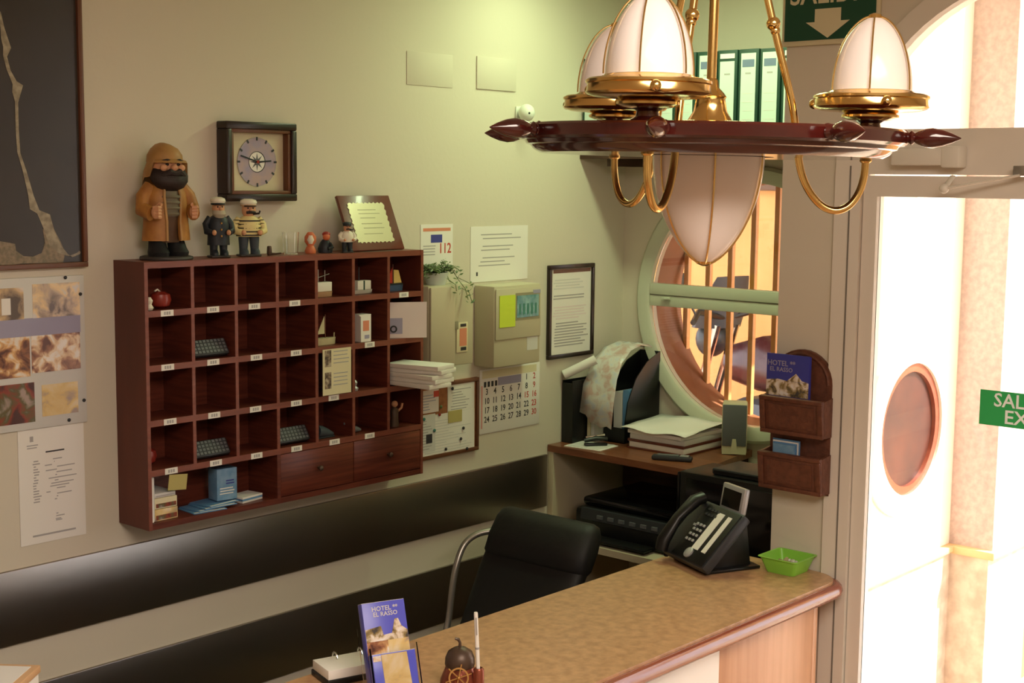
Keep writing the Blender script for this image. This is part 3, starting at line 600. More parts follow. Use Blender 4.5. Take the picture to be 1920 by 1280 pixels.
def sailor(px, lab, h, coat, kind, rz=-.3, dy=-.09):
    x = bw(px, 478, dy)[0]
    t = thing('sailor_figurine', lab, 'figurine', (x, dy, TOP), rz); k = h/.17; t.scale = (k*(.80 if kind == 'coat' else .96), k*.85, k)
    MB().box(-.034, .034, -.026, .026, 0, .006, .003).build('base', 'base_stone', t)
    low = 'navy' if kind != 'stripe' else 'denim'
    for sx in (-1, 1):
        b = MB(); b.loft([(sx*.018, -.006, .006, .014, .021), (sx*.018, -.006, .014, .014, .020), (sx*.018, 0, .022, .013, .013), (sx*.017, 0, .052, .016, .016), (sx*.015, 0, .075, .016, .018)], 14); b.build('leg', low, t)
    zt = .118
    b = MB(); hem = .035 if kind == 'coat' else .058
    b.loft([(0, 0, hem, .040, .028), (0, 0, .07, .038, .028), (0, -.002, .09, .037, .029), (0, 0, .108, .034, .025), (0, 0, zt, .018, .016)], 20); body = b.build('torso', coat, t)
    if kind == 'stripe':
        for q in range(5):
            z = .062+q*.0105; b = MB(); b.ring([(.036-.001*q, -.0024), (.0402-.0007*q, -.0018), (.0402-.0007*q, .0018), (.036-.001*q, .0024)], 28); o = b.build('stripe', 'stripe_dark', body); o.scale = (1, .76, 1); o.location = (0, 0, z)
    if kind == 'coat':
        for q in range(3): MB().sph((.0, -.030, .06+q*.018), .0035, 8, 6).build('button', 'brass_old', body)
    for sx in (-1, 1):
        b = MB(); b.tube([(sx*.030, 0, .110), (sx*.045, .0, .092), (sx*.046, -.010, .074), (sx*.030, -.026, .070)], [.011, .012, .011, .009], 12); sl = b.build('sleeve', coat, t)
        if kind == 'stripe':
            for q in range(4):
                u = MB(); zc = .106-.010*q; xc = sx*(.034+.004*min(q, 2.6)+.002); u.ring([(.0105, -.0015), (.0135, 0), (.0105, .0015)], 16, (xc, 0, zc)); u.build('sleeve_stripe', 'stripe_dark', sl)
        MB().sph((sx*.026, -.030, .070), (.008, .008, .008), 10, 8).build('hand', 'skin_clay', t)
    b = MB(); b.loft([(0, 0, .114, .012, .012), (0, -.002, .124, .020, .019), (0, -.002, .136, .022, .021), (0, 0, .148, .020, .019), (0, 0, .155, .012, .012)], 18); hd = b.build('head', 'skin_clay', t)
    MB().sph((0, -.024, .136), .0055, 10, 8).build('nose', 'skin_clay', hd)
    for sx in (-1, 1): MB().sph((sx*.008, -.020, .141), .0025, 8, 6).build('eye', 'black', hd)
    if kind == 'coat':
        b = MB(); b.loft([(0, -.012, .108, .014, .010), (0, -.012, .120, .024, .018), (0, -.006, .131, .0235, .019)], 18); b.build('beard', 'grey_beard', hd)
    else:
        b = MB(); b.tube([(-.014, -.021, .128), (0, -.026, .130), (.014, -.021, .128)], [.004, .005, .004], 8); b.build('moustache', 'beard', hd)
        b = MB(); b.tube([(.008, -.022, .124), (.022, -.036, .126), (.024, -.037, .134)], .003, 8); b.build('pipe', 'beard', hd)
    b = MB(); b.loft([(0, 0, .146, .0235, .023), (0, 0, .152, .024, .0235), (0, .001, .157, .027, .026), (0, .002, .164, .024, .023), (0, .002, .168, .012, .012)], 20); cp = b.build('cap', 'white_clay' if kind != 'small' else 'navy', t)
    b = MB(); b.loft([(0, -.016, .146, .020, .016), (0, -.018, .149, .019, .015)], 16); b.build('peak', 'black', cp)
    b = MB(); b.ring([(.0235, -.003), (.0248, 0), (.0235, .003)], 24, (0, 0, .149)); b.build('hat_band', 'navy' if kind != 'stripe' else 'boat_tan', cp)
sailor(410, 'grey-bearded sea captain figurine in long navy coat and white cap', .178, 'navy', 'coat')
sailor(467, 'stout sailor figurine in cream jersey with dark stripes', .172, 'stripe_cream', 'stripe')
sailor(651, 'small sailor figurine in pale jersey beside the award plaque', .098, 'white_clay', 'small', -.3, -.128)
x = bw(505, 470, -.09)[0]
t = thing('pipe_ornament', 'tiny brown tobacco pipe ornament on top of the rack', 'ornament', (x, -.09, TOP), -.5)
b = MB(); b.lathe([(.006, 0), (.008, .006), (.007, .026), (.005, .028)], 12); b.build('bowl', 'bronze_dark', t); MB().tube([(.004, 0, .004), (.02, 0, .004), (.036, 0, .006)], [.004, .003, .002], 8).build('stem', 'bronze_dark', t)
x = bw(545, 468, -.09)[0]
t = thing('drinking_glass', 'clear empty drinking glass on top of the rack', 'glass', (x, -.09, TOP))
b = MB(); b.ring([(.0005, 0), (.022, 0), (.026, .068), (.0245, .068), (.021, .004), (.0005, .004)], 28); b.build('tumbler', 'glass', t)
x = bw(582, 468, -.09)[0]
t = thing('shell_ornament', 'orange and cream shell ornament standing on the rack', 'ornament', (x, -.09, TOP), -.6)
MB().lathe([(.016, 0), (.018, .008), (.012, .022), (.006, .026)], 16).build('foot', 'orange_clay', t)
b = MB(); b.loft([(0, 0, .022, .008, .006), (0, 0, .036, .018, .010), (0, 0, .052, .018, .010), (0, 0, .066, .008, .005)], 16); b.build('shell', 'orange_clay', t)
b = MB(); b.loft([(0, -.005, .030, .006, .007), (0, -.006, .042, .012, .008), (0, -.006, .056, .006, .006)], 12); b.build('inlay', 'white_clay', t)
x = bw(610, 468, -.09)[0]
t = thing('parrot_figurine', 'small red and black seated figurine on the rack', 'figurine', (x, -.09, TOP), -.6); t.name = 'seated_figurine'
b = MB(); b.loft([(0, 0, 0, .022, .018), (0, 0, .014, .024, .019), (0, 0, .03, .018, .014), (0, 0, .042, .009, .008)], 16); b.build('body', 'navy', t)
b = MB(); b.tube([(.014, -.008, .030), (.020, -.020, .018), (.006, -.026, .014)], .005, 8); b.build('arm', 'navy', t)
MB().sph((.003, -.004, .050), (.012, .012, .012)).build('head', 'orange_clay', t); MB().sph((.003, .0, .058), (.013, .013, .009)).build('hat', 'red_clay', t)
# plaque
x0, z0 = bw(668, 466, -.12)
t = thing('award_plaque', 'wooden award plaque with gold engraved sheet leaning on the wall', 'plaque', (x0, -.12, TOP), rot=(-.42, 0, 0))
bx('board', 'plaque_wood', t, -.024, .205, -.012, 0, 0, .190, .003)
pts = []
for i in range(25): pts.append((.010+.152*i/24, .026+.003*math.sin(i*2.2)))
for i in range(21): pts.append((.166+.003*math.sin(i*2.1), .028+.132*i/20))
for i in range(25): pts.append((.162-.152*i/24, .162+.003*math.sin(i*2.3)))
for i in range(21): pts.append((.008+.003*math.sin(i*2.4), .16-.132*i/20))
MB().prism(pts, -.0145, -.012).build('engraved_sheet', 'gold_plate', t, False)
lines_print('engraving', t, .040, .140, [.055, .075, .09, .11, .125, .138], -.0145, 'putty_dark', .002, .3)
# ------------------------------------------------------------------ on the back wall
def wall_thing(name, lab, cat, p0, p1, d=0):      # box of a wall thing from two pixels (top left, bottom right): centre x, width, base, height
    x0, z1 = bw(*p0, d); x1, z0 = bw(*p1, d)
    return thing(name, lab, cat, ((x0+x1)/2, 0, z0)), (x1-x0)/2, z1-z0
# big dark picture, running out of the view
x1, z0 = bw(158, 499); x0 = 1.05; z1 = 2.93
t = thing('aerial_picture', 'large dark framed aerial picture of a narrow pale coastline', 'picture', ((x0+x1)/2, 0, z0)); w_, h_ = (x1-x0)/2, z1-z0
bx('canvas', 'picture_dark', t, -w_+.01, w_-.01, -.012, -.002, .01, h_-.01)
for a in ((-w_, w_, 0, .014), (-w_, w_, h_-.014, h_), (-w_, -w_+.014, .014, h_-.014), (w_-.014, w_, .014, h_-.014)): bx('frame_bar', 'frame_brown', t, a[0], a[1], -.022, -.001, a[2], a[3], .002)
def pw(px, py): q = bw(px, py, -.012); return (q[0]-t.location.x, q[1]-z0)
strip = [(-2, 20, 3), (4, 50, 5), (8, 72, 9), (12, 88, 10), (9, 104, 5), (16, 130, 5), (24, 150, 7), (34, 158, 13), (30, 172, 11), (31, 190, 4), (31, 240, 4), (36, 285, 4), (44, 318, 5), (58, 365, 7), (66, 392, 12), (82, 400, 16), (92, 430, 13), (104, 458, 15), (118, 474, 12), (132, 480, 5), (146, 474, 4), (150, 470, 2)]
b = MB(); L = []; Rr = []
for px, py, wd in strip:
    wd *= .75
    jx = random.uniform(-1.5, 1.5)
    a = pw(px-wd+jx, py); c = pw(px+wd+jx, py+2); L.append(b._v((a[0], -.0132, a[1]))); Rr.append(b._v((c[0], -.0132, c[1])))
for i in range(len(L)-1): b.bm.faces.new((L[i], L[i+1], Rr[i+1], Rr[i]))
b.build('coast_print', 'land_light', t, False)
b = MB(); pts = [pw(*q) for q in ((-60, 446), (-20, 450), (0, 452), (28, 457), (30, 470), (44, 480), (62, 481), (78, 474), (84, 455), (80, 430), (96, 420), (112, 450), (122, 474), (118, 492), (40, 494), (-60, 506))]
b.prism(pts, -.0128, -.012); b.build('land_print', 'land_print', t, False)
# photo board
x1, z1 = bw(154, 515); _, z0 = bw(158, 790); x0 = 1.50
t = thing('photo_board', 'white panel of hotel photographs pinned up below the aerial picture', 'poster', ((x0+x1)/2, 0, z0)); w_, h_ = (x1-x0)/2, z1-z0
bx('board', 'paper_grey', t, -w_, w_, -.008, -.001, 0, h_, .001)
def pr(a, b_, c, d_): q0 = bw(a, c, -.008); q1 = bw(b_, d_, -.008); return q0[0]-t.location.x, q1[0]-t.location.x, q1[1]-z0, q0[1]-z0
for nm, r in (('photo_room', (-70, 45, 545, 598)), ('photo_room_b', (60, 150, 533, 590)), ('photo_dining', (-60, 57, 640, 705)), ('photo_dining_b', (58, 151, 630, 690)), ('photo_food', (-60, 66, 730, 790)), ('photo_map', (78, 147, 722, 772))):
    a = pr(*r); bx('photograph', nm, t, a[0], a[1], -.009, -.008, a[2], a[3])
a = pr(-60, 151, 605, 622); bx('caption_band', 'ink_lilac', t, a[0], a[1], -.0085, -.008, a[2], a[3])
a = pr(2, 20, 560, 590); bx('lit_window', 'paper', t, a[0], a[1], -.0095, -.009, a[2], a[3])
for px, py in ((122, 520), (150, 551), (157, 750), (129, 787)):
    q = pr(px, px, py, py); b = MB(); b.sph((q[0], -.010, q[2]), (.005, .004, .005), 10, 8); b.build('pin', 'dark_grey', t)
t, w_, h_ = wall_thing('price_list', 'white typed sheet stuck to the wall under the photo panel', 'paper', (32, 808), (161, 1000))
bx('sheet', 'paper', t, -w_, w_, -.002, -.0005, 0, h_)
bx('crest', 'ink_grey', t, -w_+.035, -w_+.045, -.0024, -.002, h_-.035, h_-.02); lines_print('heading', t, -w_+.025, -w_+.06, [h_-.045, h_-.052], -.002, 'ink_grey', .003); lines_print('heading', t, -.02, .04, [h_-.068], -.002, 'ink_dark', .004)
b = lines_print('left_column', t, -w_+.04, -w_+.065, [h_-.09-.0075*i for i in range(16)], -.002, 'ink_grey', .0035, .7); lines_print('right_column', t, -.012, .075, [h_-.09-.0075*i for i in range(16)], -.002, 'ink_grey', .003, 1.2)
lines_print('signature', t, .0, .04, [.075, .068, .06, .056], -.002, 'ink_grey', .003, .8); lines_print('footer', t, -w_+.03, w_-.02, [.022], -.002, 'ink_grey', .005)
# framed clock
x0, z1 = bw(424, 226, -.05); x1, _ = bw(557, 232, -.05); _, z0 = bw(415, 378, -.05)
t = thing('wall_clock', 'square wall clock in a dark box frame', 'clock', ((x0+x1)/2, 0, z0)); w_, h_ = (x1-x0)/2, z1-z0
for a in ((-w_, w_, 0, .022), (-w_, w_, h_-.022, h_), (-w_, -w_+.022, .022, h_-.022), (w_-.022, w_, .022, h_-.022)): bx('frame_bar', 'black_frame', t, a[0], a[1], -.05, -.001, a[2], a[3], .004)
i_ = .020
for a in ((-w_+i_, w_-i_, i_, i_+.012), (-w_+i_, w_-i_, h_-i_-.012, h_-i_), (-w_+i_, -w_+i_+.012, i_+.012, h_-i_-.012), (w_-i_-.012, w_-i_, i_+.012, h_-i_-.012)): bx('inner_bar', 'frame_brown', t, a[0], a[1], -.044, -.012, a[2], a[3], .002)
bx('face', 'clock_face', t, -w_+.025, w_-.025, -.020, -.012, .025, h_-.025)
def disc(nm, m, r0, r1, d0, d1, par=t, cz=None):
    b = MB(); b.M = Matrix.Translation((0, 0, h_/2 if cz is None else cz)) @ Matrix.Rotation(PI/2, 4, 'X')
    b.ring([(r0, -d0), (r1, -d0), (r1, -d1), (r0, -d1)], 48) if r0 > 0 else b.lathe([(r1, -d0), (r1, -d1)], 40)
    return b.build(nm, m, par)
disc('dial', 'clock_ring', .031, .072, -.0203, -.0222); disc('dial_rim', 'ink_grey', .072, .0735, -.0203, -.0226); disc('dial_ring', 'dark_grey', .030, .032, -.0203, -.0226)
disc('dial_centre', 'paper', 0, .0295, -.0203, -.022)
b = MB()
for k in range(12):
    a = k*PI/6; b.box(-.003, .003, -.0232, -.0225, .064, .075, M=Matrix.Translation((0, 0, h_/2)) @ Matrix.Rotation(a, 4, 'Y'))
b.build('hour_marks', 'dark_grey', t, False)
b = MB()
for k in range(8):
    a = k*PI/4; b.prism([(-.004, .006), (.0, .026), (.004, .006)], -.0227, -.022); b.bm.verts.ensure_lookup_table()
    for v in b.bm.verts[-6:]: v.co = Matrix.Translation((0, 0, h_/2)) @ Matrix.Rotation(a, 4, 'Y') @ v.co
b.build('compass_star', 'mid_grey', t, False)
for nm, a, l in (('hour_hand', math.radians(86), .052), ('minute_hand', math.radians(-74), .066)):
    b = MB(); b.box(-.0022, .0022, -.026, -.0248, -.008, l, M=Matrix.Translation((0, 0, h_/2)) @ Matrix.Rotation(a, 4, 'Y')); b.build(nm, 'black', t, False)
disc('hand_boss', 'red_clay', 0, .005, -.0225, -.0275)
# emergency number poster
t, w_, h_ = wall_thing('emergency_poster', 'small white emergency number poster with a blue flag beside the plaque', 'poster', (788, 421), (848, 505))
bx('sheet', 'paper', t, -w_, w_, -.002, -.0005, 0, h_); bx('heading', 'ink_orange', t, -w_+.012, w_-.012, -.0024, -.002, h_-.024, h_-.013); bx('flag', 'ink_blue', t, -.03, .026, -.0024, -.002, h_-.064, h_-.036)
text('number', [('112', w_-.008, h_-.086, .050, 'RIGHT', .85)], 'ink_red', t, -.0022); lines_print('small_print', t, -w_+.012, -.005, [h_-.075, h_-.085, h_-.095, h_-.105], -.002)
t, w_, h_ = wall_thing('notice_sheet', 'white landscape notice sheet above the alarm control panel', 'paper', (882, 425), (988, 522))
bx('sheet', 'paper', t, -w_, w_, -.002, -.0005, 0, h_); lines_print('typed_text', t, -w_+.04, w_-.04, [h_-.03-.014*i for i in range(9) if i not in (2, 5)], -.002, 'ink_grey', .004, .4); bx('stamp', 'ink_dark', t, -w_+.03, -w_+.038, -.0024, -.002, .022, .036)
# motion sensor
x, z = bw(972, 215); 
t = thing('motion_sensor', 'small white wall motion sensor with a dark eye', 'sensor', (x, 0, z))
b = MB(); b.sph((0, -.040, .006), (.030, .030, .032), 20, 14); b.build('housing', 'white_plastic', t); MB().sph((-.013, -.063, .004), (.005, .005, .005), 10, 8).build('eye', 'black', t)
b = MB(); b.loft([(0, -.016, -.075, .004, .006), (0, -.02, -.05, .014, .012), (0, -.03, -.015, .018, .016)], 14); b.build('bracket', 'putty_dark', t); b = MB(); b.box(-.02, .02, -.008, -.001, -.05, .03, .003); b.build('base', 'white_plastic', t)
# electric box with trailing plant
x0, z1 = bw(803, 537, -.09); x1, _ = bw(888, 540, -.09); _, z0 = bw(803, 692, -.09)
t = thing('electric_box', 'cream wall box with hinged cover between rack and alarm panel', 'electric box', ((x0+x1)/2, 0, z0)); w_, h_ = (x1-x0)/2, z1-z0
bx('body', 'putty', t, -w_, w_, -.09, -.001, 0, h_, .004); bx('cover', 'laminate_cream', t, -w_+.003, .01, -.101, -.0905, .006, h_-.004, .004)
MB().box(.012, .03, -.098, -.0905, h_*.45, h_*.55, .002).build('catch', 'putty_dark', t)
t2 = thing('key_tag', 'orange and cream card tag hanging on the cream wall box', 'tag', (t.location.x+.052, -.0915, z0+.045))
bx('card', 'paper_cream', t2, -.028, .028, -.003, 0, 0, .105, .001); bx('print', 'ink_orange', t2, -.014, .022, -.0035, -.003, .022, .084); bx('clip', 'dark_grey', t2, -.01, .018, -.0045, -.003, .09, .10)
bx('print', 'dark_grey', t2, -.008, .02, -.0035, -.003, .006, .018)
t = thing('trailing_plant', 'trailing leafy plant in a pale pot on the cream wall box', 'plant', (t.location.x-.035, -.05, z1+.0005))
t.scale = (1.1, 1.1, .85)
MB().ring([(.001, 0), (.03, 0), (.040, .05), (.036, .05), (.027, .004), (.001, .004)], 24).build('pot', 'pot', t); MB().lathe([(.034, .035), (.034, .04)], 20).build('soil', 'trouser_brown', t)
b = MB(); lf = MB()
for k in range(26):
    a = random.uniform(0, 2*PI); out = random.uniform(.02, .085); hh = random.uniform(.02, .065); drop = random.choice((.02, .05, .09, .16)) if math.cos(a) > -.2 else .03
    pts = []
    for i in range(7):
        u = i/6; r_ = .01+out*u*1.25; zz_ = .04+hh*math.sin(min(u*1.7, 1.57))-drop*max(0, u-.45)*1.7
        y_ = r_*math.sin(a)*.55
        pts.append((r_*math.cos(a)+(.03 if drop > .1 else 0)*u*2, min(y_, .04) if zz_ > .01 else -.062, zz_))
    b.tube(pts, .0012, 5)
    for p in pts[1:]:
        for q in range(4):
            p_ = Vector(p)+Vector((random.uniform(-.012, .012), random.uniform(-.012, .004), random.uniform(-.012, .012)))
            d = Vector((random.gauss(0, 1), random.gauss(0, 1)*.5, random.gauss(-.3, 1))).normalized()*.009; e = d.orthogonal().normalized()*.004
            lf.quad(p_-d, p_+e, p_+d, p_-e)
b.build('stems', 'leaf', t); lf.build('foliage', 'leaf', t, False)
# alarm panel
x0, z1 = bw(927, 537, -.10); x1, _ = bw(1014, 530, -.10); _, z0 = bw(930, 690, -.10)
t = thing('alarm_panel', 'beige alarm control panel with green-yellow note and teal display', 'control panel', ((x0+x1)/2, 0, z0)); w_, h_ = (x1-x0)/2, z1-z0
bx('body', 'putty', t, -w_, w_, -.10, -.001, 0, h_, .006); bx('lid', 'putty', t, -w_+.004, w_-.004, -.106, -.1005, .10, h_-.01, .003)
bx('sticky_note', 'sticky', t, -w_+.02, -w_+.105, -.109, -.107, .145, .145+.115); bx('display', 'screen_teal', t, -w_+.115, w_-.02, -.1085, -.106, .175, .255); bx('display_frame', 'putty_dark', t, -w_+.108, w_-.012, -.107, -.1062, .165, .265)
b = MB()
for i in range(5): b.box(-w_+.125+i*.022, -w_+.137+i*.022, -.1088, -.1085, .185, .225)
b.build('key_lights', 'ink_teal', t, False); bx('badge', 'ink_lilac', t, w_-.05, w_-.01, -.1075, -.106, h_-.035, h_-.022); bx('lower_label', 'paper_grey', t, w_-.075, w_-.015, -.101, -.1002, .05, .10)
# framed year calendar
x0, z1 = bw(1031, 498, -.015); x1, _ = bw(1116, 490, -.015); _, z0 = bw(1029, 675, -.015)
t = thing('framed_calendar', 'dark framed year calendar on the wall near the corner', 'picture', ((x0+x1)/2, 0, z0)); w_, h_ = (x1-x0)/2, z1-z0
for a in ((-w_, w_, 0, .016), (-w_, w_, h_-.016, h_), (-w_, -w_+.016, .016, h_-.016), (w_-.016, w_, .016, h_-.016)): bx('frame_bar', 'black_frame', t, a[0], a[1], -.016, -.001, a[2], a[3], .002)
bx('sheet', 'paper', t, -w_+.012, w_-.012, -.008, -.002, .012, h_-.012); bx('header', 'frame_brown', t, -w_+.03, w_-.02, -.0086, -.008, h_-.032, h_-.018)
for q, (za, zb_, m) in enumerate(((.28, .325, 'paper_grey'), (.24, .27, 'ink_grey'), (.16, .225, 'paper_pink'), (.05, .15, 'ink_grey'))):
    lines_print('month_rows', t, -w_+.03, w_-.03, [za*h_/.375+i*.011 for i in range(int((zb_-za)/.011))], -.0082, m, .005, .3)
# cork board
x0, z1 = bw(790, 722, -.012); x1, _ = bw(897, 697, -.012); _, z0 = bw(893, 843, -.012); x0 = bw(778, 760, -.012)[0]
t = thing('cork_board', 'cork pinboard covered with papers beside the pigeonhole rack', 'notice board', ((x0+x1)/2, 0, z0)); w_, h_ = (x1-x0)/2, z1-z0
bx('cork', 'cork', t, -w_, w_, -.012, -.001, 0, h_, .002)
for a in ((-w_, w_, 0, .014), (-w_, w_, h_-.014, h_), (w_-.014, w_, .014, h_-.014), (-w_, -w_+.014, .014, h_-.014)): bx('frame_bar', 'frame_brown', t, a[0], a[1], -.018, -.0122, a[2], a[3], .002)
for q, (a, b_, c, d_, m) in enumerate(((.02, .36, .62, .92, 'paper_pink'), (.50, .93, .42, .95, 'paper'), (.02, .93, .04, .58, 'paper'), (.02, .30, .10, .60, 'paper_grey'))):
    X = lambda u: -w_+2*w_*u
    s_ = bx('pinned_sheet', m, t, X(a), X(b_), -.0135-.0008*q, -.0122, h_*c, h_*d_)
    lines_print('small_print', s_, X(a)+.012, X(b_)-.012, [h_*c+.012+.01*i for i in range(int((d_-c)*h_/.01)-2)], -.0136-.0008*q, ['ink_lilac', 'ink_grey', 'paper_grey', 'ink_grey'][q], .003, .5)
X = lambda u: -w_+2*w_*u
bx('tan_note', 'sticky_pale', t, X(.5), X(.72), -.0172, -.016, h_*.44, h_*.60); bx('dark_stamp', 'ink_dark', t, X(.16), X(.25), -.0172, -.0162, h_*.22, h_*.34); bx('print_block', 'ink_red', t, X(.28), X(.36), -.0145, -.0135, h_*.82, h_*.90)
for u, v, m in ((.08, .9, 'leaf'), (.56, .9, 'ink_dark'), (.38, .68, 'leaf'), (.12, .55, 'ink_teal'), (.36, .58, 'red_clay'), (.74, .34, 'ink_dark'), (.70, .20, 'ink_dark'), (.28, .38, 'ink_teal'), (.46, .10, 'ink_dark'), (.80, .05, 'ink_dark')):
    MB().sph((X(u), -.019, h_*v), (.006, .004, .006), 10, 8).build('pin', m, t)
# month calendar
x0, z1 = bw(900, 694, -.004); x1, _ = bw(1012, 690, -.004); _, z0 = bw(898, 815, -.004)
t = thing('wall_calendar', 'white month calendar with large day numbers on the wall', 'calendar', ((x0+x1)/2, 0, z0)); w_, h_ = (x1-x0)/2, z1-z0
bx('sheet', 'paper', t, -w_, w_, -.004, -.001, 0, h_, .0005); bx('header', 'paper_cream', t, -w_+.012, w_-.02, -.0045, -.004, h_-.034, h_-.006)
bx('colour_block', 'ink_lilac', t, -.07, .06, -.0046, -.004, h_-.066, h_-.036); bx('side_band', 'ink_pink', t, -w_+.008, -w_+.014, -.0045, -.004, .02, h_-.06)
b = MB()
for k in range(4): b.box(-w_+.022+k*.020, -w_+.034+k*.020, -.0046, -.004, h_-.066, h_-.046)
b.build('month_squares', 'ink_dark', t, False)
blk, red = [], []
for d in range(1, 31):
    i = d+4; c, r = i % 7, i//7
    (red if c == 6 or d == 15 else blk).append((str(d), -w_+.038+c*.0445, h_-.050-r*.0345, .032, 'CENTER', .9))
text('day_numbers', blk, 'ink_dark', t, -.0045, .0002)['kind'] = 'stuff'; text('sunday_numbers', red, 'ink_red', t, -.0045, .0002)['kind'] = 'stuff'

# ------------------------------------------------------------------ corner desk with its shelf
SZ = 1.118
t = thing('corner_desk', 'corner desk with raised brown shelf under the round window', 'desk', (4.35, -.35, 0))
L0 = lambda pts: [(x-4.35, y+.35) for x, y in pts]
MB().prism(L0([(4.13, -.003), (4.598, -.003), (4.598, -.635), (4.115, -.712)]), SZ-.026, SZ, 'xy').build('shelf_board', 'desk_wood', t, False)
bx('side_panel', 'laminate_cream', t, 4.132-4.35, 4.596-4.35, -.030+.35, -.004+.35, .802, SZ-.0265, .001)
MB().prism(L0([(4.0, -.032), (4.598, -.032), (4.598, -1.27), (3.70, -1.27), (3.70, -1.10), (4.0, -.80)]), .775, .80, 'xy').build('desk_top', 'laminate_cream', t, False)
bx('back_board', 'dark_wood', t, 4.582-4.35, 4.596-4.35, -.62+.35, -.034+.35, .802, SZ-.0265)
bx('leg_panel', 'laminate_cream', t, 4.03-4.35, 4.596-4.35, -.06+.35, -.036+.35, 0, .774); bx('leg_panel', 'laminate_cream', t, 3.72-4.35, 4.596-4.35, -1.265+.35, -1.24+.35, 0, .774)
# printer
t = thing('printer', 'black flatbed printer under the brown corner shelf', 'printer', (4.30, -.42, .8005), RW)
b = MB(); b.box(-.235, .235, -.225, .19, 0, .115, .018); b.build('body', 'black', t); b = MB(); b.box(-.225, .225, -.19, .18, .1155, .150, .014); b.build('lid', 'black_gloss', t)
b = MB(); b.prism([(-.20, .115), (-.226, .115), (-.232, .075), (-.225, .07)], -.2, .2, 'yz'); b.build('control_strip', 'dark_grey', t)
b = MB()
for k in range(6): b.box(-.12+.05*k, -.095+.05*k, -.236, -.224, .085, .098)
o = b.build('buttons', 'mid_grey', t, False); o['kind'] = 'stuff'; bx('paper_tray', 'black', t, -.14, .14, -.29, -.18, .010, .022, .004)
bx('sticker', 'sticky_pale', t, .165, .20, -.2262, -.2252, .055, .075); bx('sticker', 'ink_teal', t, .165, .20, -.2262, -.2252, .03, .054)
# computer tower with a flat box on top
t = thing('computer_tower', 'black computer tower standing at the end of the corner desk', 'computer', (4.05, -.945, .8005), RW)
b = MB(); b.box(-.20, .20, -.10, .10, 0, .352, .010); b.build('case', 'black', t); b = MB(); b.box(-.211, -.2005, -.098, .098, .006, .346, .004); b.build('front', 'black_gloss', t)
bx('drive_bay', 'dark_grey', t, -.2135, -.2112, -.075, .075, .27, .31); b = MB(); b.box(-.17, .18, -.104, -.1005, .02, .33, .002); b.build('side_panel', 'black_gloss', t)
t = thing('modem_box', 'flat dark box lying on the computer tower', 'modem', (4.06, -.96, 1.1533), RW)
b = MB(); b.box(-.10, .16, -.085, .085, 0, .022, .006); b.build('case', 'dark_grey', t); bx('front_strip', 'black', t, -.09, .15, -.0872, -.0852, .006, .016)
# things on the shelf
def onshelf(px, py, dz=0): return on(2, SZ+dz, px, py)
t = thing('loose_papers', 'white sheets lying on the corner of the brown shelf', 'papers', (4.215, -.155, SZ+.0005), RW+.1)
bx('sheet', 'paper', t, -.09, .075, -.06, .07, 0, .002); bx('sheet', 'paper_grey', t, -.08, .06, -.05, .07, .0022, .004)
t = thing('stapler', 'small black and silver stapler lying on the loose sheets', 'stapler', (4.225, -.165, SZ+.005), RW+.9)
b = MB(); b.box(-.045, .045, -.012, .012, 0, .010, .004); b.build('base', 'black', t); b = MB(); b.tube([(-.045, 0, .020), (0, 0, .030), (.045, 0, .026)], [.010, .013, .010], 10, flat=.8); b.build('arm', 'black', t); MB().tube([(-.04, 0, .032), (.035, 0, .041)], .005, 8).build('rail', 'chrome', t)
t = thing('document_stack', 'stack of white papers and brown folders on the brown shelf', 'papers', (4.415, -.395, SZ+.0005), RW)
for q, (m, z0_, z1_, dx, a, s_) in enumerate((('plaque_wood', 0, .007, 0, 0, 1), ('paper', .0072, .028, .002, .0, .97), ('plaque_wood', .0282, .038, 0, .0, 1), ('paper_grey', .0382, .058, .002, .02, .96), ('paper', .0582, .072, -.004, -.04, .98))):
    b = MB(); b.box(-.13*s_, .13*s_, -.12*s_, .155*s_, z0_, z1_, .001, M=Matrix.Translation((dx, 0, 0)) @ Matrix.Rotation(a, 4, 'Z')); b.build('sheaf', m, t)
b = MB(); g = [[b._v((-.165+.030*i+(.01 if j < 2 else 0), -.135+.058*j, .078+.006*math.sin(i*.9+.5)*math.cos(j*.8)+.004*j)) for j in range(6)] for i in range(11)]
for i in range(10):
    for j in range(5): b.bm.faces.new((g[i][j], g[i+1][j], g[i+1][j+1], g[i][j+1]))
o = b.build('top_sheet', 'paper', t); o.modifiers.new('s', 'SOLIDIFY').thickness = .002
t = thing('handset', 'dark grey cordless handset lying at the shelf edge', 'phone', (4.215, -.53, SZ+.0005), RW+.42)
b = MB(); b.box(-.075, .075, -.020, .020, 0, .018, .007); b.build('body', 'dark_grey', t); bx('keys', 'mid_grey', t, -.055, .025, -.013, .013, .0181, .0205); bx('display', 'silver', t, .03, .062, -.013, .013, .0181, .020)
t = thing('computer_speaker', 'beige computer speaker with dark grey front on the brown shelf', 'speaker', (4.505, -.612, SZ+.0005), RW+.55); t.scale = (1.12, 1.05, 1.12)
b = MB(); b.box(-.042, .042, -.045, .055, 0, .172, .008); b.build('cabinet', 'putty', t); b = MB(); b.box(-.040, .040, -.053, -.0455, .03, .170, .003); b.build('grille', 'mid_grey', t)
b = MB(); b.prism([(-.012, .004), (-.006, .055), (.006, .055), (.012, .004)], -.055, -.0535); b.build('trim', 'putty', t, False); MB().prism([(-.04, .002), (-.04, .03), (.04, .03), (.04, .002)], -.050, -.0455).build('lower_front', 'putty', t, False)
t = thing('magazine_file', 'black upright magazine file against the back wall in the corner', 'file box', (4.33, -.034, SZ+.0005), RW)
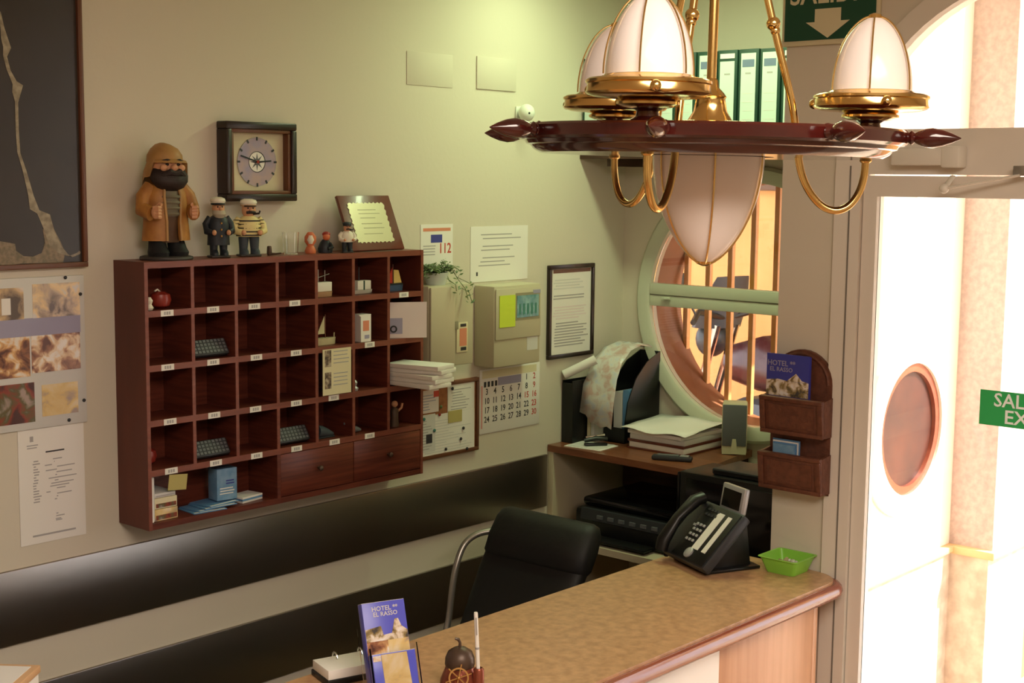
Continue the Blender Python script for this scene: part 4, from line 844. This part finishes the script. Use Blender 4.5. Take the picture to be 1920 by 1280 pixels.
for a in ((-.026, -.022, -.12, .12, 0, .245), (.022, .026, -.12, .12, 0, .245), (-.022, .022, .116, .12, 0, .245), (-.022, .022, -.12, -.116, 0, .235), (-.022, .022, -.116, .116, 0, .003)): bx('panel', 'black', t, *a)
for q, (y_, m, lab) in enumerate(((-.075, 'paper_cream', 'cream brochure upright between the two black files'), (-.094, 'paper_grey', 'grey brochure upright between the two black files'))):
    t = thing('brochure', lab, 'brochure', (4.38, y_, SZ+.0005), RW); bx('pages', m, t, -.008, .008, -.085, .08, 0, .22-.02*q)
t = thing('magazine_file', 'black curved magazine file with pale leaflets next to the round window', 'file box', (4.465, -.162, SZ+.0005), RW)
side = [(-.12, 0), (-.12, .06), (-.10, .16), (-.05, .25), (.02, .31), (.11, .345), (.11, 0)]
for x_ in (-.050, .046): MB().prism(side, x_, x_+.004, 'yz').build('side', 'black', t, False)
bx('back', 'black', t, -.046, .046, .106, .11, 0, .345); bx('bottom', 'black', t, -.046, .046, -.12, .106, 0, .004); bx('front', 'black', t, -.046, .046, -.12, -.116, 0, .06)
t = thing('leaflet_bundle', 'pale leaflets inside the curved black file', 'leaflets', (4.465, -.162, SZ+.0055), RW); bx('leaflets', 'leaflet_blue', t, .014, .042, -.085, .09, 0, .20); bx('leaflets', 'paper_grey', t, -.03, .01, -.085, .09, 0, .19)
t = thing('road_map', 'folded road map flopping over the magazine files', 'map', (4.40, -.11, SZ+.20), RW)
b = MB(); g = []
prof = [(.16, .165), (.08, .18), (.01, .165), (-.05, .12), (-.085, .06), (-.105, -.02), (-.122, -.13)]
for i in range(7):
    x_ = -.035+.021*i; row = []
    for j, (y_, z_) in enumerate(prof):
        row.append(b._v((x_+(j*.004)*(i-3)*.2, y_-.025+(.006 if i % 2 else 0), z_+(.008 if i % 2 else 0)+(.05*(3-i)/3 if j > 4 and i < 3 else 0))))
    g.append(row)
for i in range(6):
    for j in range(len(prof)-1): b.bm.faces.new((g[i][j], g[i+1][j], g[i+1][j+1], g[i][j+1]))
o = b.build('map_sheet', 'map_print', t); o.modifiers.new('s', 'SOLIDIFY').thickness = .003
t = thing('paper_roll', 'rolled white paper lying across the black magazine file', 'paper', (4.26, -.06, SZ+.245), RW)
b = MB(); b.tube([(-.045, -.05, .022), (.055, .02, .085)], .018, 16); b.build('roll', 'paper', t)
# ------------------------------------------------------------------ binder shelf above the round window
t = thing('wall_shelf', 'brown wall shelf carrying a row of lever-arch binders', 'shelf', (4.45, -.62, 2.243))
bx('board', 'desk_wood', t, -.152, .148, -.66, .618, 0, .035, .002); bx('rail', 'dark_wood', t, -.146, -.13, -.66, .618, -.022, 0)
for y_ in (-.6, .5): bx('bracket', 'dark_wood', t, -.10, .148, y_, y_+.02, -.05, 0)
kinds = [0, 0, 1, 0, 1, 0, 0, 1, 0, 0, 1, 0, 0, 1]
places = ['next to the back wall', 'second from the back wall', 'third from the back wall', 'fourth from the back wall', 'fifth from the back wall', 'sixth from the back wall', 'seventh from the back wall', 'eighth from the back wall', 'ninth from the back wall', 'tenth from the back wall', 'eleventh from the back wall', 'twelfth from the back wall', 'thirteenth from the back wall', 'fourteenth from the back wall']
for i, k in enumerate(kinds):
    yc = -.052-.0875*i
    t = thing('lever_arch_binder', ('dark green binder with white spine label, ' if k else 'dark green binder with blue-headed spine label, ')+places[i]+' on the shelf', 'binder', (4.305, yc, 2.2785), RW, 'binders on the high shelf')
    dz = random.uniform(0, .004)
    bx('cover', 'binder_edge', t, -.041, .041, 0, .28, 0, .321+dz, .003)
    sp = bx('spine_label', 'binder_label', t, -.030, .030, -.0015, 0, .01, .31 if not k else .285, 0)
    if k: bx('top_label', 'paper', t, -.030, .030, -.0015, 0, .295, .312)
    else: bx('label_header', 'binder_blue', sp, -.024, .024, -.0022, -.0016, .262, .288)
    lines_print('label_lines', sp, -.012, .014, [.24], -.0016, 'ink_grey', .006); lines_print('label_lines', sp, -.022, .022, [.05+.03*j for j in range(5)], -.0016, 'paper_grey', .002, .1)
# ------------------------------------------------------------------ letter holder on the pier
t = thing('letter_holder', 'dark carved wooden letter holder with two pockets beside the door', 'letter holder', (XP, -1.385, 1.232), RW)
pts = [(-.100, 0), (.100, 0), (.100, .325)]+[(.100*math.cos(a), .325+.098*math.sin(a)) for a in [PI*k/16 for k in range(1, 16)]]+[(-.100, .325)]
MB().prism(pts, -.014, -.001).build('back_board', 'carved_wood', t, False)
b = MB(); b.tube([(.088*math.cos(a), -.014, .325+.086*math.sin(a)) for a in [PI*k/20 for k in range(21)]], .006, 8); b.build('arch_moulding', 'carved_wood', t)
for z_ in (.008, .175):
    M_ = Matrix.Translation((0, -.052, z_)) @ Matrix.Rotation(.12, 4, 'X')
    b = MB(); b.box(-.104, .104, -.010, 0, 0, .112, .002, M=M_); pk = b.build('pocket_front', 'carved_wood', t)
    b = MB(); b.box(-.074, .074, -.0125, -.0102, .022, .090, M=M_); b.build('carved_panel', 'carved_dark', pk)
    b = MB()
    for a_ in ((-.104, .104, .100, .112), (-.104, .104, 0, .012), (-.104, -.086, .012, .1), (.086, .104, .012, .1)): b.box(a_[0], a_[1], -.0155, -.0102, a_[2], a_[3], .0015, M=M_)
    b.build('pocket_frame', 'carved_wood', pk)
    for sx in (-1, 1): MB().prism([(-.0145, 0), (-.0145, .115), (-.066, .108), (-.052, 0)], sx*.100-.004, sx*.100+.004, 'yz').build('pocket_side', 'carved_wood', t, False).location.z = z_
    bx('pocket_floor', 'carved_wood', t, -.096, .096, -.052, -.0145, z_, z_+.006)
t = thing('hotel_booklet', 'dark blue hotel booklet in the upper pocket of the letter holder', 'booklet', (XP-.022, -1.354, 1.416), RW, rot=(-.0, 0, RW))
for q in range(3): bx('booklet', 'booklet_blue', t, -.075+.003*q, .070+.001*q, -.012-.006*q, -.0075-.006*q, 0, .22+.002*q)
bx('cover_photo', 'photo_coast', t, -.069, .072, -.0250, -.0242, .10, .145)
MB().prism([(-.069, .145), (-.03, .15), (.0, .146), (.03, .17), (.05, .15), (.072, .146)], -.0250, -.0242).build('cover_photo_top', 'photo_coast', t, False)
text('title', [('HOTEL **', -.020, .196, .022, 'CENTER', 1.0), ('EL RASSO', -.020, .178, .018, 'CENTER', 1.0)], 'ink_lilac', t, -.0246, .0002)
t = thing('blue_leaflets', 'light blue leaflets in the lower pocket of the letter holder', 'leaflets', (XP-.02, -1.365, 1.247), RW)
for q in range(4): bx('leaflet', ['leaflet_blue', 'paper', 'leaflet_blue', 'box_blue'][q], t, -.06+.004*q, .030-.002*q, -.012-.006*q, -.007-.006*q, 0, .138-.004*q)
# ------------------------------------------------------------------ on the counter
CTZ = CT+.0005
t = thing('desk_telephone', 'black system telephone with tilted display on the counter', 'telephone', (3.43, -1.17, CTZ), RW-.42)
b = MB(); b.box(-.10, .085, -.02, .17, 0, .010, .003); b.build('foot_plate', 'black', t)
MB().prism([(.02, .010), (.15, .010), (.135, .13), (.11, .125)], -.06, .06, 'yz').build('stand', 'black', t, False)
MT = Matrix.Translation((0, -.035, .012)) @ Matrix.Rotation(.80, 4, 'X')
def pb(nm, m, a, par=t, bev=0): b = MB(); b.box(*a, bev, M=MT); return b.build(nm, m, par)
body = pb('body', 'dark_grey', (-.125, .115, 0, .205, -.008, .026), t, .008)
pb('key_area', 'black', (-.062, .108, .006, .198, .0265, .0285), body, .001)
b = MB()
for i in range(3):
    for j in range(4): b.box(-.046+i*.017, -.036+i*.017, .062+j*.0185, .071+j*.0185, .0286, .033, .001, 1, M=MT)
b.build('number_keys', 'silver', body)['kind'] = 'stuff'
pb('message_key', 'silver', (-.058, -.046, .112, .120, .0286, .032), body)
pb('label_strip', 'paper', (.010, .042, .045, .180, .0286, .0305), body); pb('label_strip', 'paper', (.062, .082, .045, .178, .0286, .0305), body)
b = MB(); b.M = MT; b.lathe([(.017, .0286), (.017, .033), (.012, .036)], 20, (.014, .028, 0)); b.build('navigation_key', 'silver', body)
b = MB()
for i in range(4): b.box(-.046+i*.016, -.034+i*.016, .158, .166, .0286, .031, M=MT); b.box(-.046+i*.016, -.034+i*.016, .176, .184, .0286, .031, M=MT)
b.build('function_keys', 'dark_grey', body)['kind'] = 'stuff'
MD = Matrix.Translation((.022, .105, .165)) @ Matrix.Rotation(-.18, 4, 'X')
b = MB(); b.box(-.058, .058, -.008, .012, 0, .078, .004, M=MD); dp = b.build('display_unit', 'silver', t)
b = MB(); b.box(-.046, .046, -.0095, -.0082, .010, .064, M=MD); b.build('display', 'screen', dp)
b = MB(); b.M = MT; b.tube([(-.094, -.004, .040), (-.094, .022, .055), (-.094, .10, .066), (-.094, .178, .055), (-.094, .204, .040)], [.022, .024, .018, .024, .022], 14, flat=.8); b.build('handset', 'black', t)
b = MB(); pts = [(-.12-.01*math.cos(k*.9), -.03+.002*k-.03*math.sin(k*.1), .012+.004*math.sin(k*.9)) for k in range(24)]; b.tube(pts, .003, 6); b.build('cord', 'black', t)
t = thing('sweet_tray', 'bright green plastic tray of wrapped sweets on the counter end', 'tray', (3.583, -1.388, CTZ))
def sq(r, z, n=6, rr=.012): return [(x, y, z) for x, y in [(sx*(r-rr)+rr*math.cos(a), sy*(r-rr)+rr*math.sin(a)) for (sx, sy, a0) in ((1, 1, 0), (-1, 1, PI/2), (-1, -1, PI), (1, -1, 1.5*PI)) for a in [a0+PI/2*k/n for k in range(n+1)]]]
b = MB(); rings = [[b._v(p) for p in sq(r, z)] for r, z in ((.046, 0), (.061, .044), (.066, .046), (.066, .0475), (.060, .0475), (.0445, .003))]
b._skin(rings, len(rings[0])); b.build('tray', 'tray_green', t)
spots = [(-.03, -.03), (0, -.032), (.03, -.028), (-.032, 0), (.0, .0), (.031, .002), (-.028, .03), (.002, .031), (.03, .03), (-.015, -.015), (.016, -.012), (-.014, .016), (.017, .015)]
sweet_names = ['in the tray corner towards the brochures', 'at the tray edge facing the room', 'in the tray corner towards the door', 'at the tray edge facing the telephone', 'in the middle of the tray bottom', 'at the tray edge facing the pier', 'in the tray corner behind the telephone', 'at the tray edge facing the back wall', 'in the tray corner against the pier', 'on top of the heap towards the brochures', 'on top of the heap towards the door', 'on top of the heap towards the back wall', 'on top of the heap towards the pier']
for i, (x_, y_) in enumerate(spots):
    m = ['candy', 'candy_c', 'candy_b'][i % 3]; lab = ['tan', 'pale', 'brown'][i % 3]+' wrapped sweet '+sweet_names[i]
    z_ = CTZ+.012+(.015 if i > 8 else 0)
    t = thing('wrapped_sweet', lab, 'sweet', (3.583+x_*.88, -1.388+y_*.88, z_), random.random()*6, 'sweets in the green tray')
    MB().sph((0, 0, 0), (.010, .008, .0075), 10, 8).build('sweet', m, t)
    for sx in (-1, 1): b = MB(); b.tube([(sx*.008, 0, 0), (sx*.014, 0, .001)], [.002, .006], 8); b.build('twist', m, t)
# brochure stand
p = on(2, 1.0, 742, 1326)
BR = -.38
t = thing('brochure_stand', 'clear two-tier stand for blue hotel brochures on the counter', 'brochure stand', (p.x, p.y, CTZ), BR)
ML = Matrix.Translation((0, 0, .012)) @ Matrix.Rotation(-.36, 4, 'X')
b = MB(); b.box(-.056, .056, -.045, .10, 0, .003, M=None); b.box(-.056, .056, .030, .033, 0, .17, M=ML); b.box(-.056, .056, -.030, -.027, .002, .12, M=ML)
for sx in (-1, 1): b.box(sx*.0545-.0015, sx*.0545+.0015, -.03, .033, .003, .12, M=ML)
b.build('holder', 'acrylic', t)
for nm, y0_, y1_, h_, lab in (('rear', .002, .028, .212, 'thick bundle of blue brochures in the rear tier of the stand'), ('front', -.024, -.004, .100, 'bundle of blue brochures in the front tier of the stand')):
    t = thing('hotel_brochures', lab, 'brochures', (p.x, p.y, CTZ), BR)
    t.location.z += .006
    b = MB(); b.box(-.050, .050, y0_, y1_, 0, h_, .0006, M=ML); bd = b.build('bundle', 'booklet_bright' if nm == 'rear' else 'booklet_bright', t)
    b = MB(); b.box(-.0498, .0498, y0_+.002, y1_-.001, h_, h_+.0008, M=ML); b.build('page_edges', 'paper', bd)
    def pp(name, pts, m): b = MB(); b.M = ML; b.prism(pts, y0_-.0012, y0_-.0002); b.build(name, m, bd, False)
    if nm == 'rear':
        pp('cover_photo', [(-.049, .128), (-.049, .155), (-.012, .160), (-.008, .14), (.012, .142), (.022, .172), (.030, .172), (.036, .155), (.049, .145), (.049, .128)], 'photo_coast')
        pp('cover_photo', [(-.049, .09), (-.049, .128), (.0, .128), (.0, .09)], 'photo_dining'); pp('cover_photo', [(.0, .09), (.0, .128), (.049, .128), (.049, .09)], 'photo_map')
        o = text('title', [('HOTEL **', .002, .197, .0145, 'CENTER', 1.0), ('EL RASSO', .002, .185, .0135, 'CENTER', 1.0)], 'paper_grey', bd, y0_-.0006, .0003); o.data.transform(ML)
    else:
        pp('cover_photo', [(-.028, .015), (-.030, .098), (.030, .098), (.034, .015)], 'photo_map'); pp('cover_photo', [(-.049, .085), (-.049, .097), (-.031, .097), (-.031, .085)], 'photo_dining_b')
# desk calendar pad
p0 = on(2, 1.03, 585, 1265)
t = thing('desk_calendar', 'white ring-bound desk calendar pad lying on the counter', 'calendar', (2.105, -1.092, CTZ), -.30)
b = MB(); b.box(-.065, .075, -.05, .045, 0, .014, .002); b.build('stand', 'black', t); b = MB(); b.box(-.062, .072, -.047, .042, .0142, .036, .001); b.build('pad', 'paper', t)
for x_ in (-.012, .052): b = MB(); b.tube([(x_, .030+.013*math.cos(a), .034+.015*math.sin(a)) for a in [-.3+(PI+.6)*k/14 for k in range(15)]], .0022, 8); b.build('ring', 'chrome', t)
# pen pot shaped like a bell with ship's wheel
p = on(2, 1.0, 862, 1297)
t = thing('bell_pen_stand', 'copper bell-shaped pen stand with a brass ship\'s wheel', 'pen stand', (p.x, p.y, CTZ), -.75)
MB().lathe([(.050, 0), (.052, .006), (.046, .014), (.044, .03), (.036, .050), (.032, .060)], 28).build('body', 'copper', t)
MB().lathe([(.032, .0605), (.034, .066), (.033, .080), (.027, .094), (.015, .102), (.006, .105)], 24).build('dome', 'bronze_dark', t)
b = MB(); b.tube([(0, 0, .104), (0, 0, .114), (-.004, 0, .122), (-.011, 0, .124)], [.004, .003, .004, .003], 8); b.build('finial', 'bronze_dark', t)
b = MB(); b.M = Matrix.Translation((-.006, -.054, .052)) @ Matrix.Rotation(PI/2-.25, 4, 'X'); b.ring([(.019, -.002), (.0225, -.002), (.0225, .002), (.019, .002)], 28)
for k in range(6): a = k*PI/3+.3; b.tube([(0, 0, 0), (.030*math.cos(a), .030*math.sin(a), 0)], .0016, 6)
b.sph((0, 0, 0), .005, 8, 6); b.build('ships_wheel', 'brass_old', t); MB().tube([(-.006, -.052, .05), (-.004, -.036, .045)], .004, 8).build('wheel_bracket', 'brass_old', t)
MB().ring([(.001, .0), (.013, 0), (.012, .062), (.009, .066), (.0078, .066), (.0078, .034), (.001, .034)], 18, (.040, -.030, 0)).build('pen_tube', 'copper', t)
MB().box(-.02, .05, -.05, .03, 0, .005, .002).build('foot', 'copper', t)
pl = t.matrix_basis @ Vector((.040, -.030, .035))
t = thing('pen', 'white ballpoint pen standing in the copper pen stand', 'pen', pl, -.75, rot=(.04, -.05, -.75))
MB().lathe([(.001, 0), (.004, .012), (.0045, .02), (.0045, .156), (.004, .160)], 12).build('barrel', 'pen_white', t); MB().lathe([(.0047, .075), (.0049, .077), (.0047, .080)], 12).build('band', 'silver', t)
b = MB(); b.box(-.0012, .0012, -.0072, -.0055, .11, .15); b.build('clip', 'silver', t)
# white box at the far counter end
p = on(1, -1.20, 45, 1252)
t = thing('card_box', 'white box with tan lid edge at the far end of the counter', 'box', (p.x-.10, -1.20, CTZ), -.9)
hb = p.z-CTZ-.002
bx('box', 'paper_grey', t, -.12, .08, -.10, .10, 0, hb-.014, .002); bx('lid_edge', 'boat_tan', t, -.123, .083, -.103, .103, hb-.0138, hb, .002); bx('lid_top', 'paper_grey', t, -.11, .07, -.09, .09, hb, hb+.001)
# ------------------------------------------------------------------ office chair behind the counter
t = thing('office_chair', 'black padded office chair with a grey side tube behind the counter', 'chair', (3.22, -.55, 0))
def curved(name, secs, m):      # pad: sections (x, z, thickness, half width), rounded
    b = MB(); rings = []
    for (x_, z_, th_, hw_) in secs:
        ring = []
        for k in range(24):
            a = 2*PI*k/24; c_, s_ = math.cos(a), math.sin(a); c_ = math.copysign(abs(c_)**.5, c_); s_ = math.copysign(abs(s_)**.7, s_)
            ring.append(b._v((x_+th_*s_, hw_*c_, z_+.25*th_*s_*-1)))
        rings.append(ring)
    b._skin(rings, 24); return b.build(name, m, t, ang=60)
curved('backrest', [(-.010, .50, .012, .17), (.0, .51, .035, .20), (.06, .62, .05, .215), (.12, .74, .045, .215), (.175, .86, .040, .21), (.20, .90, .040, .21)], 'leather')
curved('headrest', [(.195, .885, .03, .205), (.205, .905, .055, .215), (.235, .96, .062, .215), (.262, 1.01, .055, .21), (.272, 1.035, .035, .20), (.276, 1.043, .012, .18)], 'leather')
b = MB(); b.box(-.46, .02, -.235, .235, .42, .50, .035, 3); b.build('seat', 'leather', t)
MB().lathe([(.035, .10), (.035, .30), (.022, .30), (.022, .42)], 18, (-.2, 0, 0)).build('gas_column', 'black', t)
b = MB(); b.tube(smooth_path([(.215, .205, .965), (.17, .235, .955), (.125, .25, .925), (.09, .252, .86), (.07, .252, .78), (.045, .25, .66), (-.02, .245, .53), (-.12, .235, .455)]), .011, 10); b.build('side_tube', 'grey_metal', t)
for k in range(5):
    a = 2*PI*k/5+.3; ex, ey = -.2+.29*math.cos(a), .29*math.sin(a)
    b = MB(); b.tube([(-.2, 0, .11), (ex, ey, .075)], [.024, .016], 10); lg = b.build('leg', 'black', t)
    b = MB(); b.M = Matrix.Translation((ex, ey, .026)) @ Matrix.Rotation(a, 4, 'Z') @ Matrix.Rotation(PI/2, 4, 'Y'); b.lathe([(.020, -.018), (.026, -.014), (.026, .014), (.020, .018)], 16); b.build('castor', 'black', lg)
    MB().tube([(ex, ey, .05), (ex, ey, .08)], .008, 8).build('castor_stem', 'grey_metal', lg)
# ------------------------------------------------------------------ ship's wheel chandelier
K = .000955
t = thing('chandelier', 'ship\'s wheel chandelier of mahogany and brass with egg-shaped opal shades', 'chandelier', (2.125, -2.041, 2.228), math.atan2(RT.y, RT.x), rot=(0, .012, math.atan2(RT.y, RT.x)))
b = MB(); b.ring([(.115, .008), (.338, .010), (.342, .006), (.342, -.012), (.336, -.016), (.329, -.017), (.325, -.023), (.318, -.025), (.312, -.032), (.301, -.038), (.115, -.038)], 96); wheel = b.build('wheel', 'chand_wood', t, ang=25)
hprof = [(.011, 0), (.014, .004), (.009, .009), (.0125, .014), (.008, .019), (.011, .024), (.0155, .036), (.017, .048), (.014, .064), (.008, .080), (.003, .090), (.0008, .094)]
for k in range(8):
    a = math.radians(-20+45*k); b = MB(); b.M = Matrix.Translation((.334*math.cos(a), .334*math.sin(a), -.002)) @ Matrix.Rotation(a, 4, 'Z') @ Matrix.Rotation(PI/2, 4, 'Y'); b.lathe(hprof, 18); b.build('handle', 'chand_wood', t)
b = MB(); b.lathe([(.122, .0085), (.122, .016), (.112, .020), (.04, .024), (.030, .040), (.026, .062), (.028, .066), (.022, .074), (.014, .082), (.012, .094), (.009, .098)], 36); b.build('hub', 'brass', t)
MB().tube([(0, 0, .095), (0, 0, .74)], .0085, 14).build('centre_rod', 'brass', t)
b = MB(); b.lathe([(.012, .71), (.05, .735), (.06, .755), (.06, .7715)], 28); b.build('ceiling_rose', 'brass', t)
b = MB(); b.ring([(.022, .44), (.034, .445), (.034, .475), (.022, .48)], 24); b.build('rod_collar', 'brass', t)
def egg(z0, r, h, flip, e1, e2, n=18):
    return [(max(r*(1-(math.sin(i/n*PI/2))**e1)**e2 if i < n else .001, .001), z0+flip*h*math.sin(i/n*PI/2)) for i in range(n+1)]
for a_ in (-118, 2, 122):
    a = math.radians(a_); cx, cy = .287*math.cos(a), .287*math.sin(a); c_ = (cx, cy, 0)
    b = MB(); b.lathe([(.026, .008), (.028, .013), (.020, .018), (.018, .026), (.026, .031)], 20, c_); b.build('lamp_pedestal', 'chand_wood', t)
    b = MB(); b.lathe([(0.026, 0.0307), (0.04, 0.0325), (0.05, 0.0365), (0.05, 0.0405), (0.044, 0.0435), (0.06, 0.0465), (0.088, 0.0485), (0.098, 0.0515), (0.101, 0.0545), (0.099, 0.0575), (0.098, 0.0675), (0.101, 0.0695), (0.101, 0.0735), (0.096, 0.0765), (0.078, 0.0785), (0.072, 0.0825), (0.06, 0.083)], 40, c_); gl = b.build('lamp_gallery', 'brass', t, ang=30)
    for k in range(3):
        q = a+k*2*PI/3+.5; b = MB(); b.sph((cx+.104*math.cos(q), cy+.104*math.sin(q), .0605), (.009, .009, .009), 12, 8); b.build('thumb_screw', 'brass', gl)
    pe = egg(.083, .070, .130, 1, 2.0, .56)
    b = MB(); b.lathe(pe, 32, c_); sh = b.build('shade', 'opal_glass', t)
    for k in range(6):
        q = a+k*PI/3+.2; b = MB(); b.tube([(cx+(rr+.006)*math.cos(q), cy+(rr+.006)*math.sin(q), zz_) for rr, zz_ in pe[:-1]]+[(cx, cy, .217)], .0016, 6); b.build('rib', 'brass_pale', sh)
    MB().lathe([(.013, .210), (.011, .216), (.004, .219)], 14, c_).build('shade_cap', 'brass', sh)
    P = lambda r_, z_: (r_*math.cos(a), r_*math.sin(a), z_)
    b = MB(); b.tube(smooth_path([P(.030, .47), P(.106, .196), P(.146, .056), P(.160, -.03), P(.170, -.070), P(.186, -.100), P(.208, -.122), P(.232, -.130), P(.255, -.122), P(.272, -.100), P(.281, -.070), P(.283, -.036)]), .0068, 12); arm = b.build('arm', 'brass', t, ang=60)
    b = MB(); b.sph(P(.106, .196), .0125, 14, 10); b.sph(P(.110, .184), .009, 12, 8); b.build('arm_knot', 'brass', arm)
    b = MB(); b.lathe([(.010, -.036), (.011, -.041), (.008, -.044)], 14, P(.283, 0)); b.build('arm_ferrule', 'brass', arm)
pe = egg(-.0385, .099, .193, -1, 2.0, .66)
b = MB(); b.lathe(pe, 40); sh = b.build('centre_shade', 'opal_glass', t)
for k in range(6):
    q = k*PI/3-PI/2-.02; b = MB(); b.tube([((rr+.003)*math.cos(q), (rr+.003)*math.sin(q), zz_) for rr, zz_ in pe[:-1]]+[(0, 0, -.232)], .0018, 6); b.build('rib', 'brass_pale', sh)
MB().lathe([(.016, -.224), (.014, -.230), (.004, -.234)], 14).build('shade_cap', 'brass', sh)
